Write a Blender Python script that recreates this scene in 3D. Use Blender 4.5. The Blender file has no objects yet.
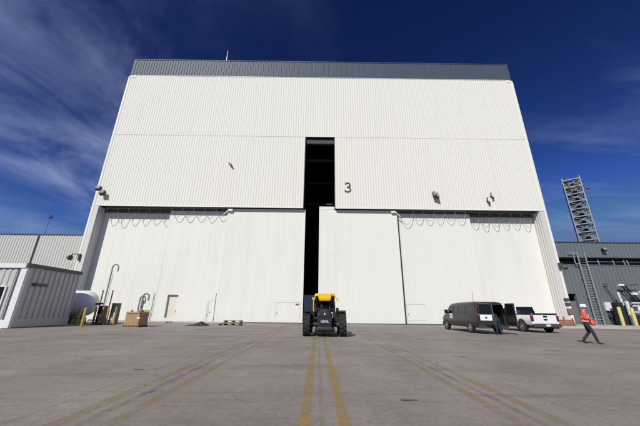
import bpy, bmesh, math, random
from mathutils import Vector, Matrix
random.seed(7)
SC = bpy.context.scene
COL = SC.collection
rad = math.radians

# ------------------------------------------------------------------ materials
def new_mat(name):
    m = bpy.data.materials.new(name); m.use_nodes = True
    nt = m.node_tree
    return m, nt, nt.nodes['Principled BSDF']

def mat(name, col, rough=0.6, metal=0.0, var=0.12, scale=3.0, bump=0.0, bscale=40.0, stretch=(1, 1, 1), dirt=None, dscale=0.6, damt=0.35, spec=0.5, coat=0.0):
    m, nt, b = new_mat(name)
    N = nt.nodes; L = nt.links
    tc = N.new('ShaderNodeTexCoord'); mp = N.new('ShaderNodeMapping')
    mp.inputs['Scale'].default_value = stretch
    L.new(tc.outputs['Object'], mp.inputs['Vector'])
    no = N.new('ShaderNodeTexNoise'); no.inputs['Scale'].default_value = scale; no.inputs['Detail'].default_value = 6
    L.new(mp.outputs[0], no.inputs['Vector'])
    mx = N.new('ShaderNodeMix'); mx.data_type = 'RGBA'
    c = Vector(col)
    mx.inputs[6].default_value = (*(c * (1 - var)), 1); mx.inputs[7].default_value = (*[min(1, v * (1 + var)) for v in c], 1)
    L.new(no.outputs['Fac'], mx.inputs[0])
    out = mx.outputs[2]
    if dirt:
        n2 = N.new('ShaderNodeTexNoise'); n2.inputs['Scale'].default_value = dscale; n2.inputs['Detail'].default_value = 8; n2.inputs['Roughness'].default_value = 0.65
        L.new(mp.outputs[0], n2.inputs['Vector'])
        rp = N.new('ShaderNodeValToRGB'); rp.color_ramp.elements[0].position = 0.5; rp.color_ramp.elements[1].position = 0.8
        rp.color_ramp.elements[1].color = (damt, damt, damt, 1)
        L.new(n2.outputs['Fac'], rp.inputs[0])
        m2 = N.new('ShaderNodeMix'); m2.data_type = 'RGBA'
        L.new(rp.outputs[0], m2.inputs[0]); L.new(out, m2.inputs[6]); m2.inputs[7].default_value = (*dirt, 1)
        out = m2.outputs[2]
    L.new(out, b.inputs['Base Color'])
    b.inputs['Roughness'].default_value = rough; b.inputs['Metallic'].default_value = metal
    b.inputs['Specular IOR Level'].default_value = spec
    b.inputs['Coat Weight'].default_value = coat
    if bump:
        n3 = N.new('ShaderNodeTexNoise'); n3.inputs['Scale'].default_value = bscale; n3.inputs['Detail'].default_value = 4
        L.new(tc.outputs['Object'], n3.inputs['Vector'])
        bp = N.new('ShaderNodeBump'); bp.inputs['Strength'].default_value = bump; bp.inputs['Distance'].default_value = 0.02
        L.new(n3.outputs['Fac'], bp.inputs['Height']); L.new(bp.outputs[0], b.inputs['Normal'])
    return m

M = {}
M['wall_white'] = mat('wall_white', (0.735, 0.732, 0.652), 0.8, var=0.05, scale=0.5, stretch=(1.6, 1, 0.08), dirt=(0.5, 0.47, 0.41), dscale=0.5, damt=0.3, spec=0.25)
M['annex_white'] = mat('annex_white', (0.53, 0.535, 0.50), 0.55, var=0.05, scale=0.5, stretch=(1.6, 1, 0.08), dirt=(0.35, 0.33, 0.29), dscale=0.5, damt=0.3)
M['door_white'] = mat('door_white', (0.745, 0.747, 0.682), 0.75, var=0.03, scale=0.5, stretch=(1.2, 1, 0.1), dirt=(0.55, 0.51, 0.44), dscale=0.7, damt=0.22, spec=0.25)
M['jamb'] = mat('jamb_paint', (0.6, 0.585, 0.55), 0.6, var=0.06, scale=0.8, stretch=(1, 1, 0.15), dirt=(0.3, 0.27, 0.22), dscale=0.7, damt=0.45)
M['trim_white'] = mat('trim_white', (0.76, 0.76, 0.70), 0.5, var=0.03, scale=1.0, dirt=(0.5, 0.46, 0.4), dscale=1.0, damt=0.2)
M['parapet_grey'] = mat('parapet_grey', (0.052, 0.070, 0.100), 0.6, var=0.1, scale=0.8, stretch=(1, 1, 0.2))
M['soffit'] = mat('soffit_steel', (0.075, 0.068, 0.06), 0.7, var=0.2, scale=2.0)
M['beam'] = mat('dark_beam_steel', (0.09, 0.085, 0.078), 0.6, var=0.15, scale=2)
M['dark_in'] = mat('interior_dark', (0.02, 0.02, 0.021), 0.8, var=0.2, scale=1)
M['slot_beam'] = mat('slot_beam_steel', (0.05, 0.048, 0.045), 0.7, var=0.2)
M['steel'] = mat('galvanised_steel', (0.42, 0.43, 0.44), 0.45, metal=0.4, var=0.12, scale=8)
M['vent_grey'] = mat('vent_grey', (0.27, 0.275, 0.275), 0.6, var=0.15, scale=5)
M['steel_dark'] = mat('dark_steel', (0.06, 0.06, 0.062), 0.5, var=0.2, scale=6)
M['black'] = mat('black_paint', (0.012, 0.012, 0.013), 0.4, var=0.2, scale=6)
M['rubber'] = mat('rubber', (0.018, 0.018, 0.018), 0.85, var=0.25, scale=12, dirt=(0.12, 0.1, 0.085), dscale=5, damt=0.4)
M['cable'] = mat('grey_cable', (0.27, 0.265, 0.25), 0.7, var=0.1, scale=4)
M['numeral'] = mat('numeral_black', (0.035, 0.035, 0.037), 0.6, var=0.1, scale=3)
M['shed_wall'] = mat('shed_wall', (0.49, 0.488, 0.465), 0.55, var=0.05, scale=0.8, stretch=(1, 1, 0.15), dirt=(0.3, 0.27, 0.22), dscale=0.9, damt=0.35)
M['shed_trim'] = mat('shed_trim', (0.72, 0.73, 0.74), 0.5, var=0.05, scale=2, dirt=(0.35, 0.32, 0.28), dscale=1.2, damt=0.3)
M['tank_white'] = mat('tank_white', (0.72, 0.72, 0.74), 0.35, var=0.04, scale=1.5, dirt=(0.4, 0.37, 0.33), dscale=1.4, damt=0.35)
M['yellow'] = mat('safety_yellow', (0.40, 0.27, 0.04), 0.55, var=0.12, scale=5, dirt=(0.2, 0.15, 0.07), dscale=4, damt=0.6)
M['pale_yellow'] = mat('faded_yellow', (0.56, 0.47, 0.16), 0.55, var=0.1, scale=5, dirt=(0.3, 0.26, 0.15), dscale=4, damt=0.5)
M['cat_yellow'] = mat('machine_yellow', (0.86, 0.50, 0.008), 0.35, var=0.05, scale=4, coat=0.3)
M['machine_dark'] = mat('machine_dark', (0.016, 0.018, 0.022), 0.45, var=0.2, scale=5, dirt=(0.1, 0.085, 0.07), dscale=3, damt=0.3)
M['cardboard'] = mat('cardboard', (0.36, 0.245, 0.13), 0.85, var=0.1, scale=3, dirt=(0.2, 0.13, 0.07), dscale=2, damt=0.4)
M['wood'] = mat('weathered_wood', (0.28, 0.21, 0.15), 0.85, var=0.3, scale=6, stretch=(0.3, 4, 4), bump=0.2)
M['wood_orange'] = mat('orange_timber', (0.27, 0.11, 0.055), 0.8, var=0.25, scale=6)
M['tarp'] = mat('black_tarp', (0.012, 0.0115, 0.011), 0.55, var=0.3, scale=6)
M['van_paint'] = mat('van_paint', (0.021, 0.0198, 0.0192), 0.33, metal=0.0, var=0.06, scale=2, dirt=(0.09, 0.08, 0.07), dscale=1.6, damt=0.22, coat=0.15, spec=0.4)
M['white_paint'] = mat('white_car_paint', (0.8, 0.81, 0.83), 0.25, var=0.02, scale=2, dirt=(0.5, 0.46, 0.4), dscale=2, damt=0.15, coat=0.5)
M['chrome'] = mat('chrome', (0.6, 0.6, 0.6), 0.18, metal=1.0, var=0.05)
M['glass'] = mat('tinted_glass', (0.008, 0.009, 0.011), 0.08, var=0.05, spec=0.45)
M['glass_blue'] = mat('blue_cab_glass', (0.02, 0.034, 0.06), 0.12, var=0.25, scale=2, spec=0.6)
M['red_lens'] = mat('red_lens', (0.17, 0.01, 0.014), 0.25, var=0.1, scale=12)
M['amber'] = mat('amber_lens', (0.7, 0.3, 0.02), 0.25, var=0.1)
M['sign_white'] = mat('sign_white', (0.78, 0.8, 0.82), 0.4, var=0.02)
M['faded_white'] = mat('faded_white', (0.5, 0.53, 0.56), 0.6, var=0.2, scale=10)
M['sign_blue'] = mat('sign_blue', (0.06, 0.08, 0.14), 0.5, var=0.1)
M['tan'] = mat('dark_interior_trim', (0.02, 0.019, 0.018), 0.8, var=0.2)
M['grey_bldg'] = mat('grey_building', (0.125, 0.138, 0.156), 0.6, var=0.05, scale=0.6, stretch=(1, 1, 0.2), dirt=(0.1, 0.1, 0.1), dscale=0.5, damt=0.35)
M['grey_light'] = mat('grey_fascia', (0.125, 0.143, 0.155), 0.55, var=0.05, scale=0.8)
M['tower'] = mat('tower_steel', (0.24, 0.25, 0.26), 0.5, metal=0.2, var=0.1, scale=2)
M['tower_dark'] = mat('tower_grating', (0.075, 0.076, 0.08), 0.6, var=0.2, scale=2)
M['sidewalk'] = mat('pale_concrete', (0.44, 0.405, 0.36), 0.85, var=0.1, scale=1.5, dirt=(0.25, 0.22, 0.19), dscale=0.8, damt=0.4, bump=0.15)
M['skin'] = mat('skin', (0.5, 0.29, 0.2), 0.5, var=0.06, scale=12)
M['hat'] = mat('hard_hat_white', (0.82, 0.83, 0.84), 0.3, var=0.02)
M['vest'] = mat('orange_red_vest', (0.8, 0.085, 0.035), 0.7, var=0.12, scale=12)
M['reflect'] = mat('silver_tape', (0.62, 0.62, 0.6), 0.4, var=0.05)
M['jeans'] = mat('dark_jeans', (0.016, 0.024, 0.042), 0.85, var=0.2, scale=14)
M['boot'] = mat('dark_boots', (0.025, 0.02, 0.018), 0.7, var=0.2, scale=12)
M['navy'] = mat('navy_cloth', (0.009, 0.01, 0.013), 0.85, var=0.2, scale=12)
M['hair'] = mat('dark_hair', (0.03, 0.02, 0.014), 0.6, var=0.3, scale=20)
M['beige'] = mat('beige_door', (0.68, 0.645, 0.57), 0.6, var=0.05, scale=1.5)
M['brass'] = mat('brown_plate', (0.2, 0.135, 0.05), 0.5, var=0.3, scale=8)
M['lamp_glass'] = mat('lamp_glass', (0.3, 0.31, 0.32), 0.15, var=0.05)

# ground: worn asphalt/concrete apron
def ground_mat():
    m, nt, b = new_mat('worn_apron'); N = nt.nodes; L = nt.links
    geo = N.new('ShaderNodeNewGeometry')
    def noise(scale, det=6, rough=0.6, st=None, dist=0.0):
        n = N.new('ShaderNodeTexNoise'); n.inputs['Scale'].default_value = scale; n.inputs['Detail'].default_value = det
        n.inputs['Roughness'].default_value = rough; n.inputs['Distortion'].default_value = dist
        if st:
            mp = N.new('ShaderNodeMapping'); mp.inputs['Scale'].default_value = st; mp.inputs['Rotation'].default_value = (0, 0, rad(8))
            L.new(geo.outputs['Position'], mp.inputs[0]); L.new(mp.outputs[0], n.inputs['Vector'])
        else:
            L.new(geo.outputs['Position'], n.inputs['Vector'])
        return n
    def ramp(src, p0, c0, p1, c1):
        r = N.new('ShaderNodeValToRGB'); e = r.color_ramp.elements
        e[0].position = p0; e[0].color = (*c0, 1); e[1].position = p1; e[1].color = (*c1, 1)
        L.new(src, r.inputs[0]); return r.outputs[0]
    def mix(f, a, bb, mode='MIX'):
        x = N.new('ShaderNodeMix'); x.data_type = 'RGBA'; x.blend_type = mode
        if isinstance(f, float): x.inputs[0].default_value = f
        else: L.new(f, x.inputs[0])
        for i, v in ((6, a), (7, bb)):
            if isinstance(v, tuple): x.inputs[i].default_value = (*v, 1)
            else: L.new(v, x.inputs[i])
        return x.outputs[2]
    base = ramp(noise(0.09, 5).outputs['Fac'], 0.36, (0.222, 0.199, 0.179), 0.66, (0.282, 0.255, 0.232))
    med = ramp(noise(0.55, 8, 0.68, (1, 0.7, 1)).outputs['Fac'], 0.33, (0.78, 0.77, 0.76), 0.68, (1.16, 1.15, 1.14))
    c = mix(1.0, base, med, 'MULTIPLY')
    cool = ramp(noise(0.13, 5, 0.6, None, 0.5).outputs['Fac'], 0.42, (1.05, 1.0, 0.955), 0.62, (0.97, 1.0, 1.04))
    c = mix(1.0, c, cool, 'MULTIPLY')
    fine = ramp(noise(9, 6, 0.75).outputs['Fac'], 0.32, (0.76, 0.76, 0.76), 0.7, (1.22, 1.22, 1.22))
    c = mix(0.8, c, fine, 'MULTIPLY')
    grit = ramp(noise(60, 3, 0.7).outputs['Fac'], 0.3, (0.72, 0.72, 0.72), 0.72, (1.25, 1.25, 1.25))
    c = mix(0.7, c, grit, 'MULTIPLY')
    # tyre scuffs: long dark streaks across
    st = ramp(noise(0.8, 6, 0.6, (0.16, 1.5, 1), 0.6).outputs['Fac'], 0.56, (0, 0, 0), 0.72, (0.5, 0.5, 0.5))
    c = mix(st, c, (0.085, 0.078, 0.072))
    # pale dusty scrapes
    du = ramp(noise(0.5, 8, 0.7, (0.25, 1.3, 1), 0.3).outputs['Fac'], 0.50, (0, 0, 0), 0.72, (0.62, 0.62, 0.62))
    c = mix(du, c, (0.262, 0.256, 0.252))
    # small oil spots
    sp = ramp(noise(1.5, 3, 0.5).outputs['Fac'], 0.70, (0, 0, 0), 0.76, (0.65, 0.65, 0.65))
    c = mix(sp, c, (0.06, 0.054, 0.05))
    # slab joints every 7.6 m
    sx = N.new('ShaderNodeSeparateXYZ'); L.new(geo.outputs['Position'], sx.inputs[0])
    wob = noise(0.6, 3)
    jo = None
    for ax, off, per in (('X', 3.81, 7.62), ('Y', 1.9, 7.62)):
        a = N.new('ShaderNodeMath'); a.operation = 'MULTIPLY_ADD'; L.new(wob.outputs['Fac'], a.inputs[0]); a.inputs[1].default_value = 0.06; L.new(sx.outputs[ax], a.inputs[2])
        a2 = N.new('ShaderNodeMath'); a2.operation = 'ADD'; L.new(a.outputs[0], a2.inputs[0]); a2.inputs[1].default_value = off
        p = N.new('ShaderNodeMath'); p.operation = 'PINGPONG'; L.new(a2.outputs[0], p.inputs[0]); p.inputs[1].default_value = per / 2
        l = N.new('ShaderNodeMath'); l.operation = 'LESS_THAN'; L.new(p.outputs[0], l.inputs[0]); l.inputs[1].default_value = 0.014
        if jo is None: jo = l.outputs[0]
        else:
            mm = N.new('ShaderNodeMath'); mm.operation = 'MAXIMUM'; L.new(jo, mm.inputs[0]); L.new(l.outputs[0], mm.inputs[1]); jo = mm.outputs[0]
    # cracks
    vo = N.new('ShaderNodeTexVoronoi'); vo.feature = 'DISTANCE_TO_EDGE'; vo.inputs['Scale'].default_value = 0.33
    mpv = N.new('ShaderNodeMix'); mpv.data_type = 'RGBA'; mpv.inputs[0].default_value = 0.35
    L.new(geo.outputs['Position'], mpv.inputs[6]); nv = noise(0.9, 5, 0.7); L.new(nv.outputs['Color'], mpv.inputs[7])
    L.new(mpv.outputs[2], vo.inputs['Vector'])
    cr = N.new('ShaderNodeMath'); cr.operation = 'LESS_THAN'; L.new(vo.outputs['Distance'], cr.inputs[0]); cr.inputs[1].default_value = 0.0025
    gate = N.new('ShaderNodeMath'); gate.operation = 'GREATER_THAN'; L.new(noise(0.25, 2).outputs['Fac'], gate.inputs[0]); gate.inputs[1].default_value = 0.5
    cg = N.new('ShaderNodeMath'); cg.operation = 'MULTIPLY'; L.new(cr.outputs[0], cg.inputs[0]); L.new(gate.outputs[0], cg.inputs[1])
    ln = N.new('ShaderNodeMath'); ln.operation = 'MAXIMUM'; L.new(cg.outputs[0], ln.inputs[0]); L.new(jo, ln.inputs[1])
    lf = N.new('ShaderNodeMath'); lf.operation = 'MULTIPLY'; L.new(ln.outputs[0], lf.inputs[0]); lf.inputs[1].default_value = 0.3
    c = mix(lf.outputs[0], c, (0.05, 0.045, 0.04))
    L.new(c, b.inputs['Base Color']); b.inputs['Roughness'].default_value = 0.86; b.inputs['Specular IOR Level'].default_value = 0.3
    bp = N.new('ShaderNodeBump'); bp.inputs['Strength'].default_value = 0.35; bp.inputs['Distance'].default_value = 0.01
    L.new(noise(45, 4, 0.7).outputs['Fac'], bp.inputs['Height']); L.new(bp.outputs[0], b.inputs['Normal'])
    return m
M['ground'] = ground_mat()

def worn_mat(name, col, cover, scale=3.0, amax=.62, patch=.35):
    m, nt, b = new_mat(name); N = nt.nodes; L = nt.links
    geo = N.new('ShaderNodeNewGeometry')
    b.inputs['Base Color'].default_value = (*col, 1); b.inputs['Roughness'].default_value = 0.8
    n = N.new('ShaderNodeTexNoise'); n.inputs['Scale'].default_value = scale; n.inputs['Detail'].default_value = 9; n.inputs['Roughness'].default_value = 0.72
    L.new(geo.outputs['Position'], n.inputs['Vector'])
    r = N.new('ShaderNodeValToRGB'); e = r.color_ramp.elements
    e[0].position = cover - 0.12; e[0].color = (amax, amax, amax, 1); e[1].position = cover + 0.16; e[1].color = (0.06, 0.06, 0.06, 1)
    L.new(n.outputs['Fac'], r.inputs[0])
    n2 = N.new('ShaderNodeTexNoise'); n2.inputs['Scale'].default_value = 0.45; n2.inputs['Detail'].default_value = 6; n2.inputs['Roughness'].default_value = 0.7
    L.new(geo.outputs['Position'], n2.inputs['Vector'])
    r2 = N.new('ShaderNodeValToRGB'); e = r2.color_ramp.elements
    e[0].position = .36; e[0].color = (patch, patch, patch, 1); e[1].position = .62; e[1].color = (1, 1, 1, 1)
    L.new(n2.outputs['Fac'], r2.inputs[0])
    mu = N.new('ShaderNodeMath'); mu.operation = 'MULTIPLY'; L.new(r.outputs[0], mu.inputs[0]); L.new(r2.outputs[0], mu.inputs[1])
    L.new(mu.outputs[0], b.inputs['Alpha'])
    return m
M['line_bright'] = worn_mat('worn_yellow_line', (0.39, 0.255, 0.06), 0.56, 4.0, .74, .5)
M['line_faded'] = worn_mat('faded_yellow_line', (0.35, 0.24, 0.085), 0.5, 2.6, .62, .08)
M['stain'] = worn_mat('oil_stain_mat', (0.03, 0.028, 0.026), 0.62, 4.0)
M['scuff'] = worn_mat('tyre_scuff', (0.08, 0.072, 0.066), 0.45, 1.2, .34, .1)

# ------------------------------------------------------------------ geometry helpers
class MB:
    def __init__(s): s.v = []; s.f = []; s.m = []
    def add(s, vs, fs, mi=0):
        o = len(s.v); s.v += [tuple(v) for v in vs]
        for f in fs: s.f.append(tuple(i + o for i in f)); s.m.append(mi)
        return s
    def box(s, x0, x1, y0, y1, z0, z1, mi=0):
        return s.add([(x0, y0, z0), (x1, y0, z0), (x1, y1, z0), (x0, y1, z0), (x0, y0, z1), (x1, y0, z1), (x1, y1, z1), (x0, y1, z1)],
                     [(0, 3, 2, 1), (4, 5, 6, 7), (0, 1, 5, 4), (1, 2, 6, 5), (2, 3, 7, 6), (3, 0, 4, 7)], mi)
    def bar(s, p, q, w, h=None, mi=0):
        p = Vector(p); q = Vector(q); h = h or w; d = (q - p).normalized()
        a = d.cross(Vector((0, 0, 1)));
        if a.length < 1e-3: a = Vector((1, 0, 0))
        a.normalize(); b = a.cross(d).normalized(); a *= w / 2; b *= h / 2
        return s.add([p - a - b, p + a - b, p + a + b, p - a + b, q - a - b, q + a - b, q + a + b, q - a + b],
                     [(0, 3, 2, 1), (4, 5, 6, 7), (0, 1, 5, 4), (1, 2, 6, 5), (2, 3, 7, 6), (3, 0, 4, 7)], mi)
    def tube(s, pts, r, n=8, mi=0, closed=False):
        pts = [Vector(p) for p in pts]; rs = r if isinstance(r, (list, tuple)) else [r] * len(pts)
        rings = []; prev = None
        for i, p in enumerate(pts):
            d = (pts[min(i + 1, len(pts) - 1)] - pts[max(i - 1, 0)]).normalized()
            if prev is None:
                a = d.cross(Vector((0, 0, 1)))
                if a.length < 1e-3: a = d.cross(Vector((0, 1, 0)))
            else: a = prev - d * prev.dot(d)
            a.normalize(); prev = a; b = d.cross(a)
            rings.append([p + (a * math.cos(2 * math.pi * k / n) + b * math.sin(2 * math.pi * k / n)) * rs[i] for k in range(n)])
        o = len(s.v)
        for rg in rings: s.v += [tuple(v) for v in rg]
        for i in range(len(pts) - 1):
            for k in range(n):
                s.f.append((o + i * n + k, o + i * n + (k + 1) % n, o + (i + 1) * n + (k + 1) % n, o + (i + 1) * n + k)); s.m.append(mi)
        s.f.append(tuple(o + k for k in reversed(range(n)))); s.m.append(mi)
        s.f.append(tuple(o + (len(pts) - 1) * n + k for k in range(n))); s.m.append(mi)
        return s
    def lathe(s, prof, c, axis='Z', n=20, mi=0):
        # prof: list of (r, t) along axis
        o = len(s.v); c = Vector(c)
        for r, t in prof:
            for k in range(n):
                a = 2 * math.pi * k / n; u, v = r * math.cos(a), r * math.sin(a)
                s.v.append(tuple(c + (Vector((u, v, t)) if axis == 'Z' else Vector((t, u, v)) if axis == 'X' else Vector((v, t, u)))))
        for i in range(len(prof) - 1):
            for k in range(n):
                s.f.append((o + i * n + k, o + i * n + (k + 1) % n, o + (i + 1) * n + (k + 1) % n, o + (i + 1) * n + k)); s.m.append(mi)
        s.f.append(tuple(o + k for k in reversed(range(n)))); s.m.append(mi)
        s.f.append(tuple(o + (len(prof) - 1) * n + k for k in range(n))); s.m.append(mi)
        return s
    def slab(s, pts, t, mi=0):
        # polygon in 3-D given a thickness t to both sides of its plane
        P = [Vector(p) for p in pts]; nrm = (P[1] - P[0]).cross(P[2] - P[0]).normalized() * t / 2; n = len(P)
        return s.add([p + nrm for p in P] + [p - nrm for p in P],
                     [tuple(range(n)), tuple(reversed(range(n, 2 * n)))] + [(i, i + n, (i + 1) % n + n, (i + 1) % n) for i in range(n)], mi)
    def loft(s, rings, cap0=True, cap1=True, mi=0):
        n = len(rings[0]); o = len(s.v)
        for r in rings: s.v += [tuple(p) for p in r]
        for i in range(len(rings) - 1):
            for k in range(n):
                s.f.append((o + i * n + k, o + i * n + (k + 1) % n, o + (i + 1) * n + (k + 1) % n, o + (i + 1) * n + k)); s.m.append(mi)
        if cap0: s.f.append(tuple(o + k for k in reversed(range(n)))); s.m.append(mi)
        if cap1: s.f.append(tuple(o + (len(rings) - 1) * n + k for k in range(n))); s.m.append(mi)
        return s
    def build(s, name, mats, parent=None, smooth=None, bevel=0.0, loc=None):
        me = bpy.data.meshes.new(name); me.from_pydata(s.v, [], s.f)
        if not isinstance(mats, (list, tuple)): mats = [mats]
        for x in mats: me.materials.append(M[x] if isinstance(x, str) else x)
        for p, mi in zip(me.polygons, s.m): p.material_index = mi
        bm = bmesh.new(); bm.from_mesh(me); bmesh.ops.recalc_face_normals(bm, faces=bm.faces); bm.to_mesh(me); bm.free()
        if smooth:
            me.shade_smooth(); me.set_sharp_from_angle(angle=rad(smooth))
        o = bpy.data.objects.new(name, me); COL.objects.link(o)
        if parent: o.parent = parent
        if loc: o.location = loc
        if bevel:
            bv = o.modifiers.new('bevel', 'BEVEL'); bv.width = bevel; bv.segments = 2; bv.limit_method = 'ANGLE'; bv.angle_limit = rad(40)
        return o

def empty(name, label, cat, loc=(0, 0, 0), rz=0.0, group=None, parent=None):
    o = bpy.data.objects.new(name, None); COL.objects.link(o); o.location = loc; o.rotation_euler = (0, 0, rz)
    o.empty_display_size = 0.3
    if parent: o.parent = parent
    if label: tag(o, label, cat, group)
    return o
def tag(o, label, cat, group=None):
    o['label'] = label; o['category'] = cat
    if group: o['group'] = group
    return o
def struct(o): o['kind'] = 'structure'; return o
def copy_tree(o, parent=None):
    c = o.copy(); COL.objects.link(c)
    if parent: c.parent = parent
    for ch in list(o.children):
        copy_tree(ch, c)
    return c
def text(name, body, size, mt, parent, loc, rot, ext=0.01, off=0.0, sx=1.0):
    cu = bpy.data.curves.new(name, 'FONT'); cu.body = body; cu.size = size; cu.extrude = ext; cu.offset = off
    cu.align_x = 'CENTER'; cu.align_y = 'CENTER'
    tmp = bpy.data.objects.new('tmp', cu); COL.objects.link(tmp); bpy.context.view_layer.update()
    me = bpy.data.meshes.new_from_object(tmp.evaluated_get(bpy.context.evaluated_depsgraph_get())); bpy.data.objects.remove(tmp)
    me.materials.clear(); me.materials.append(M[mt]); me.name = name
    o = bpy.data.objects.new(name, me); COL.objects.link(o); o.location = loc; o.rotation_euler = rot; o.scale = (sx, 1, 1)
    if parent: o.parent = parent
    return o

def ribbed(mb, x0, x1, z0, z1, y, per=0.34, dep=0.027, out=-1, phase=0.0, prof=((0, 0), (0.38, 0), (0.5, 1), (0.88, 1)), axis='X', mi=0):
    """corrugated sheet in an XZ plane (axis X) or YZ plane (axis Y); ribs stand out by dep on side 'out'"""
    xs = [(x0, None)]
    k = math.floor((x0 - phase) / per)
    pts = []
    while True:
        base = phase + k * per
        if base > x1: break
        for u, h in prof:
            x = base + u * per
            if x0 < x < x1: pts.append((x, h))
        k += 1
    pts = [(x0, pts[0][1] if pts else 0)] + pts + [(x1, pts[-1][1] if pts else 0)]
    vs = []
    for x, h in pts:
        yy = y + out * h * dep
        for z in (z0, z1): vs.append((x, yy, z) if axis == 'X' else (yy, x, z))
    fs = [(2 * i, 2 * i + 2, 2 * i + 3, 2 * i + 1) for i in range(len(pts) - 1)]
    mb.add(vs, fs, mi)

# ------------------------------------------------------------------ setting
gm = MB()
gm.add([(-900, -300, 0), (900, -300, 0), (900, 1500, 0), (-900, 1500, 0)], [(0, 1, 2, 3)])
struct(gm.build('ground', 'ground'))

def strip(name, x0, x1, y0, y1, mt, z=0.004, jag=0.0, n=60):
    mb = MB(); vs = []; fs = []
    for i in range(n + 1):
        y = y0 + (y1 - y0) * i / n
        vs += [(x0 + random.uniform(-jag, jag), y, z), (x1 + random.uniform(-jag, jag), y, z)]
    for i in range(n): fs.append((2 * i, 2 * i + 1, 2 * i + 3, 2 * i + 2))
    mb.add(vs, fs); return struct(mb.build(name, mt))
for x0, x1, mt in ((-0.235, -0.085, 'line_bright'), (0.035, 0.095, 'line_faded'), (0.27, 0.43, 'line_bright'),
                   (-3.32, -3.12, 'line_faded'), (-2.64, -2.47, 'line_faded'), (2.55, 2.74, 'line_faded'), (3.13, 3.31, 'line_faded')):
    strip('painted_line', x0, x1, 1.0, 33.6, mt, 0.004, 0.012, 220)
# dark rubbed strips between the side line pairs
strip('tyre_track', -2.98, -2.84, 1.0, 30, 'scuff', 0.004, 0.02)
strip('tyre_track', 2.86, 2.99, 1.0, 30, 'scuff', 0.004, 0.02)
def blob(name, cx, cy, rx, ry, mt, z=0.008):
    mb = MB(); n = 28; vs = []
    for k in range(n):
        a = 2 * math.pi * k / n; r = 1 + 0.25 * math.sin(3 * a + cx) + random.uniform(-.15, .15)
        vs.append((cx + rx * r * math.cos(a), cy + ry * r * math.sin(a), z))
    mb.add(vs, [tuple(range(n))]); return struct(mb.build(name, mt))
blob('oil_stain', 1.47, 5.35, 0.14, 0.05, 'black', 0.008)
for cx, cy, rx, ry in ((-11.5, 17.6, 0.9, 0.16), (-8.6, 22.5, 0.6, 0.15), (-9.8, 20.1, 0.5, 0.1), (4.6, 10.2, 0.25, 0.05), (-4.2, 7.6, 0.12, 0.04), (-6.6, 9.2, 0.16, 0.05), (7.2, 14.2, 0.4, 0.08), (-2.2, 12.3, 0.2, 0.04), (9, 12, .5, .05)):
    blob('oil_stain', cx, cy, rx, ry, 'stain')
def curve_scuff(pts, w):
    mb = MB(); vs = []; fs = []
    P = [Vector(p) for p in pts]
    for i, p in enumerate(P):
        d = (P[min(i + 1, len(P) - 1)] - P[max(0, i - 1)]).normalized(); nrm = Vector((-d.y, d.x, 0)) * w / 2
        vs += [p - nrm, p + nrm]
    for i in range(len(P) - 1): fs.append((2 * i, 2 * i + 1, 2 * i + 3, 2 * i + 2))
    mb.add(vs, fs); struct(mb.build('tyre_track', 'scuff'))
for R0, cx, cy, a0, a1 in ((9.0, 12.5, 24, 180, 262), (10.6, 12.5, 24, 182, 258), (14, -12, 26, 265, 330), (15.6, -12, 26, 268, 326)):
    curve_scuff([(cx + R0 * math.cos(rad(a)), cy + R0 * math.sin(rad(a)), 0.008) for a in [a0 + (a1 - a0) * i / 40 for i in range(41)]], 0.22)
# dark strip at the foot of the doors and beige sills
struct(MB().box(-28.05, 28.2, 34.25, 36.6, -0.2, 0.03).build('road_sill', 'steel_dark'))
struct(MB().box(-28.0, -10.2, 33.2, 34.2, -0.2, 0.10).build('pavement', 'sidewalk'))
sw = MB()
sw.box(23.3, 120, 29.6, 37.9, -0.3, 0.11)
struct(sw.build('pavement', 'sidewalk', bevel=0.03))

# ------------------------------------------------------------------ hangar
FY = 34.5; ZL = 13.86; ZT = 34.75; ZP = 37.9; XL = -28.95; XR = 29.1; YB = 96.0
hang = empty('hangar', 'huge white ribbed hangar with tall sliding doors, a dark roof slot and a large 3', 'hangar', (0, FY, 0))
def H(mb, name, mt, **k):
    mb.v = [(x, y - FY, z) for x, y, z in mb.v]
    return mb.build(name, mt, hang, **k)
w = MB()
ribbed(w, XL + 0.3, -2.06, ZL, ZT - .45, FY); ribbed(w, 2.08, XR - 0.3, ZL, ZT - .45, FY); ribbed(w, XL + 1.1, -2.06, ZT - .45, ZT, FY); ribbed(w, 2.08, XR - 1.1, ZT - .45, ZT, FY); ribbed(w, -2.06, 2.08, 24.36, ZT, FY)
H(w, 'upper_wall', 'wall_white')
b = MB().box(XL + 0.3, -2.06, FY + 0.03, FY + 0.3, ZL + .02, ZT - .47).box(2.08, XR - 0.3, FY + 0.03, FY + 0.3, ZL + .02, ZT - .47).box(XL + 1.12, -2.06, FY + 0.03, FY + 0.3, ZT - .47, ZT - .02).box(2.08, XR - 1.12, FY + 0.03, FY + 0.3, ZT - .47, ZT - .02).box(-2.06, 2.08, FY + 0.03, FY + 0.3, 24.38, ZT - .02)
H(b, 'wall_lining', 'dark_in')
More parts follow.
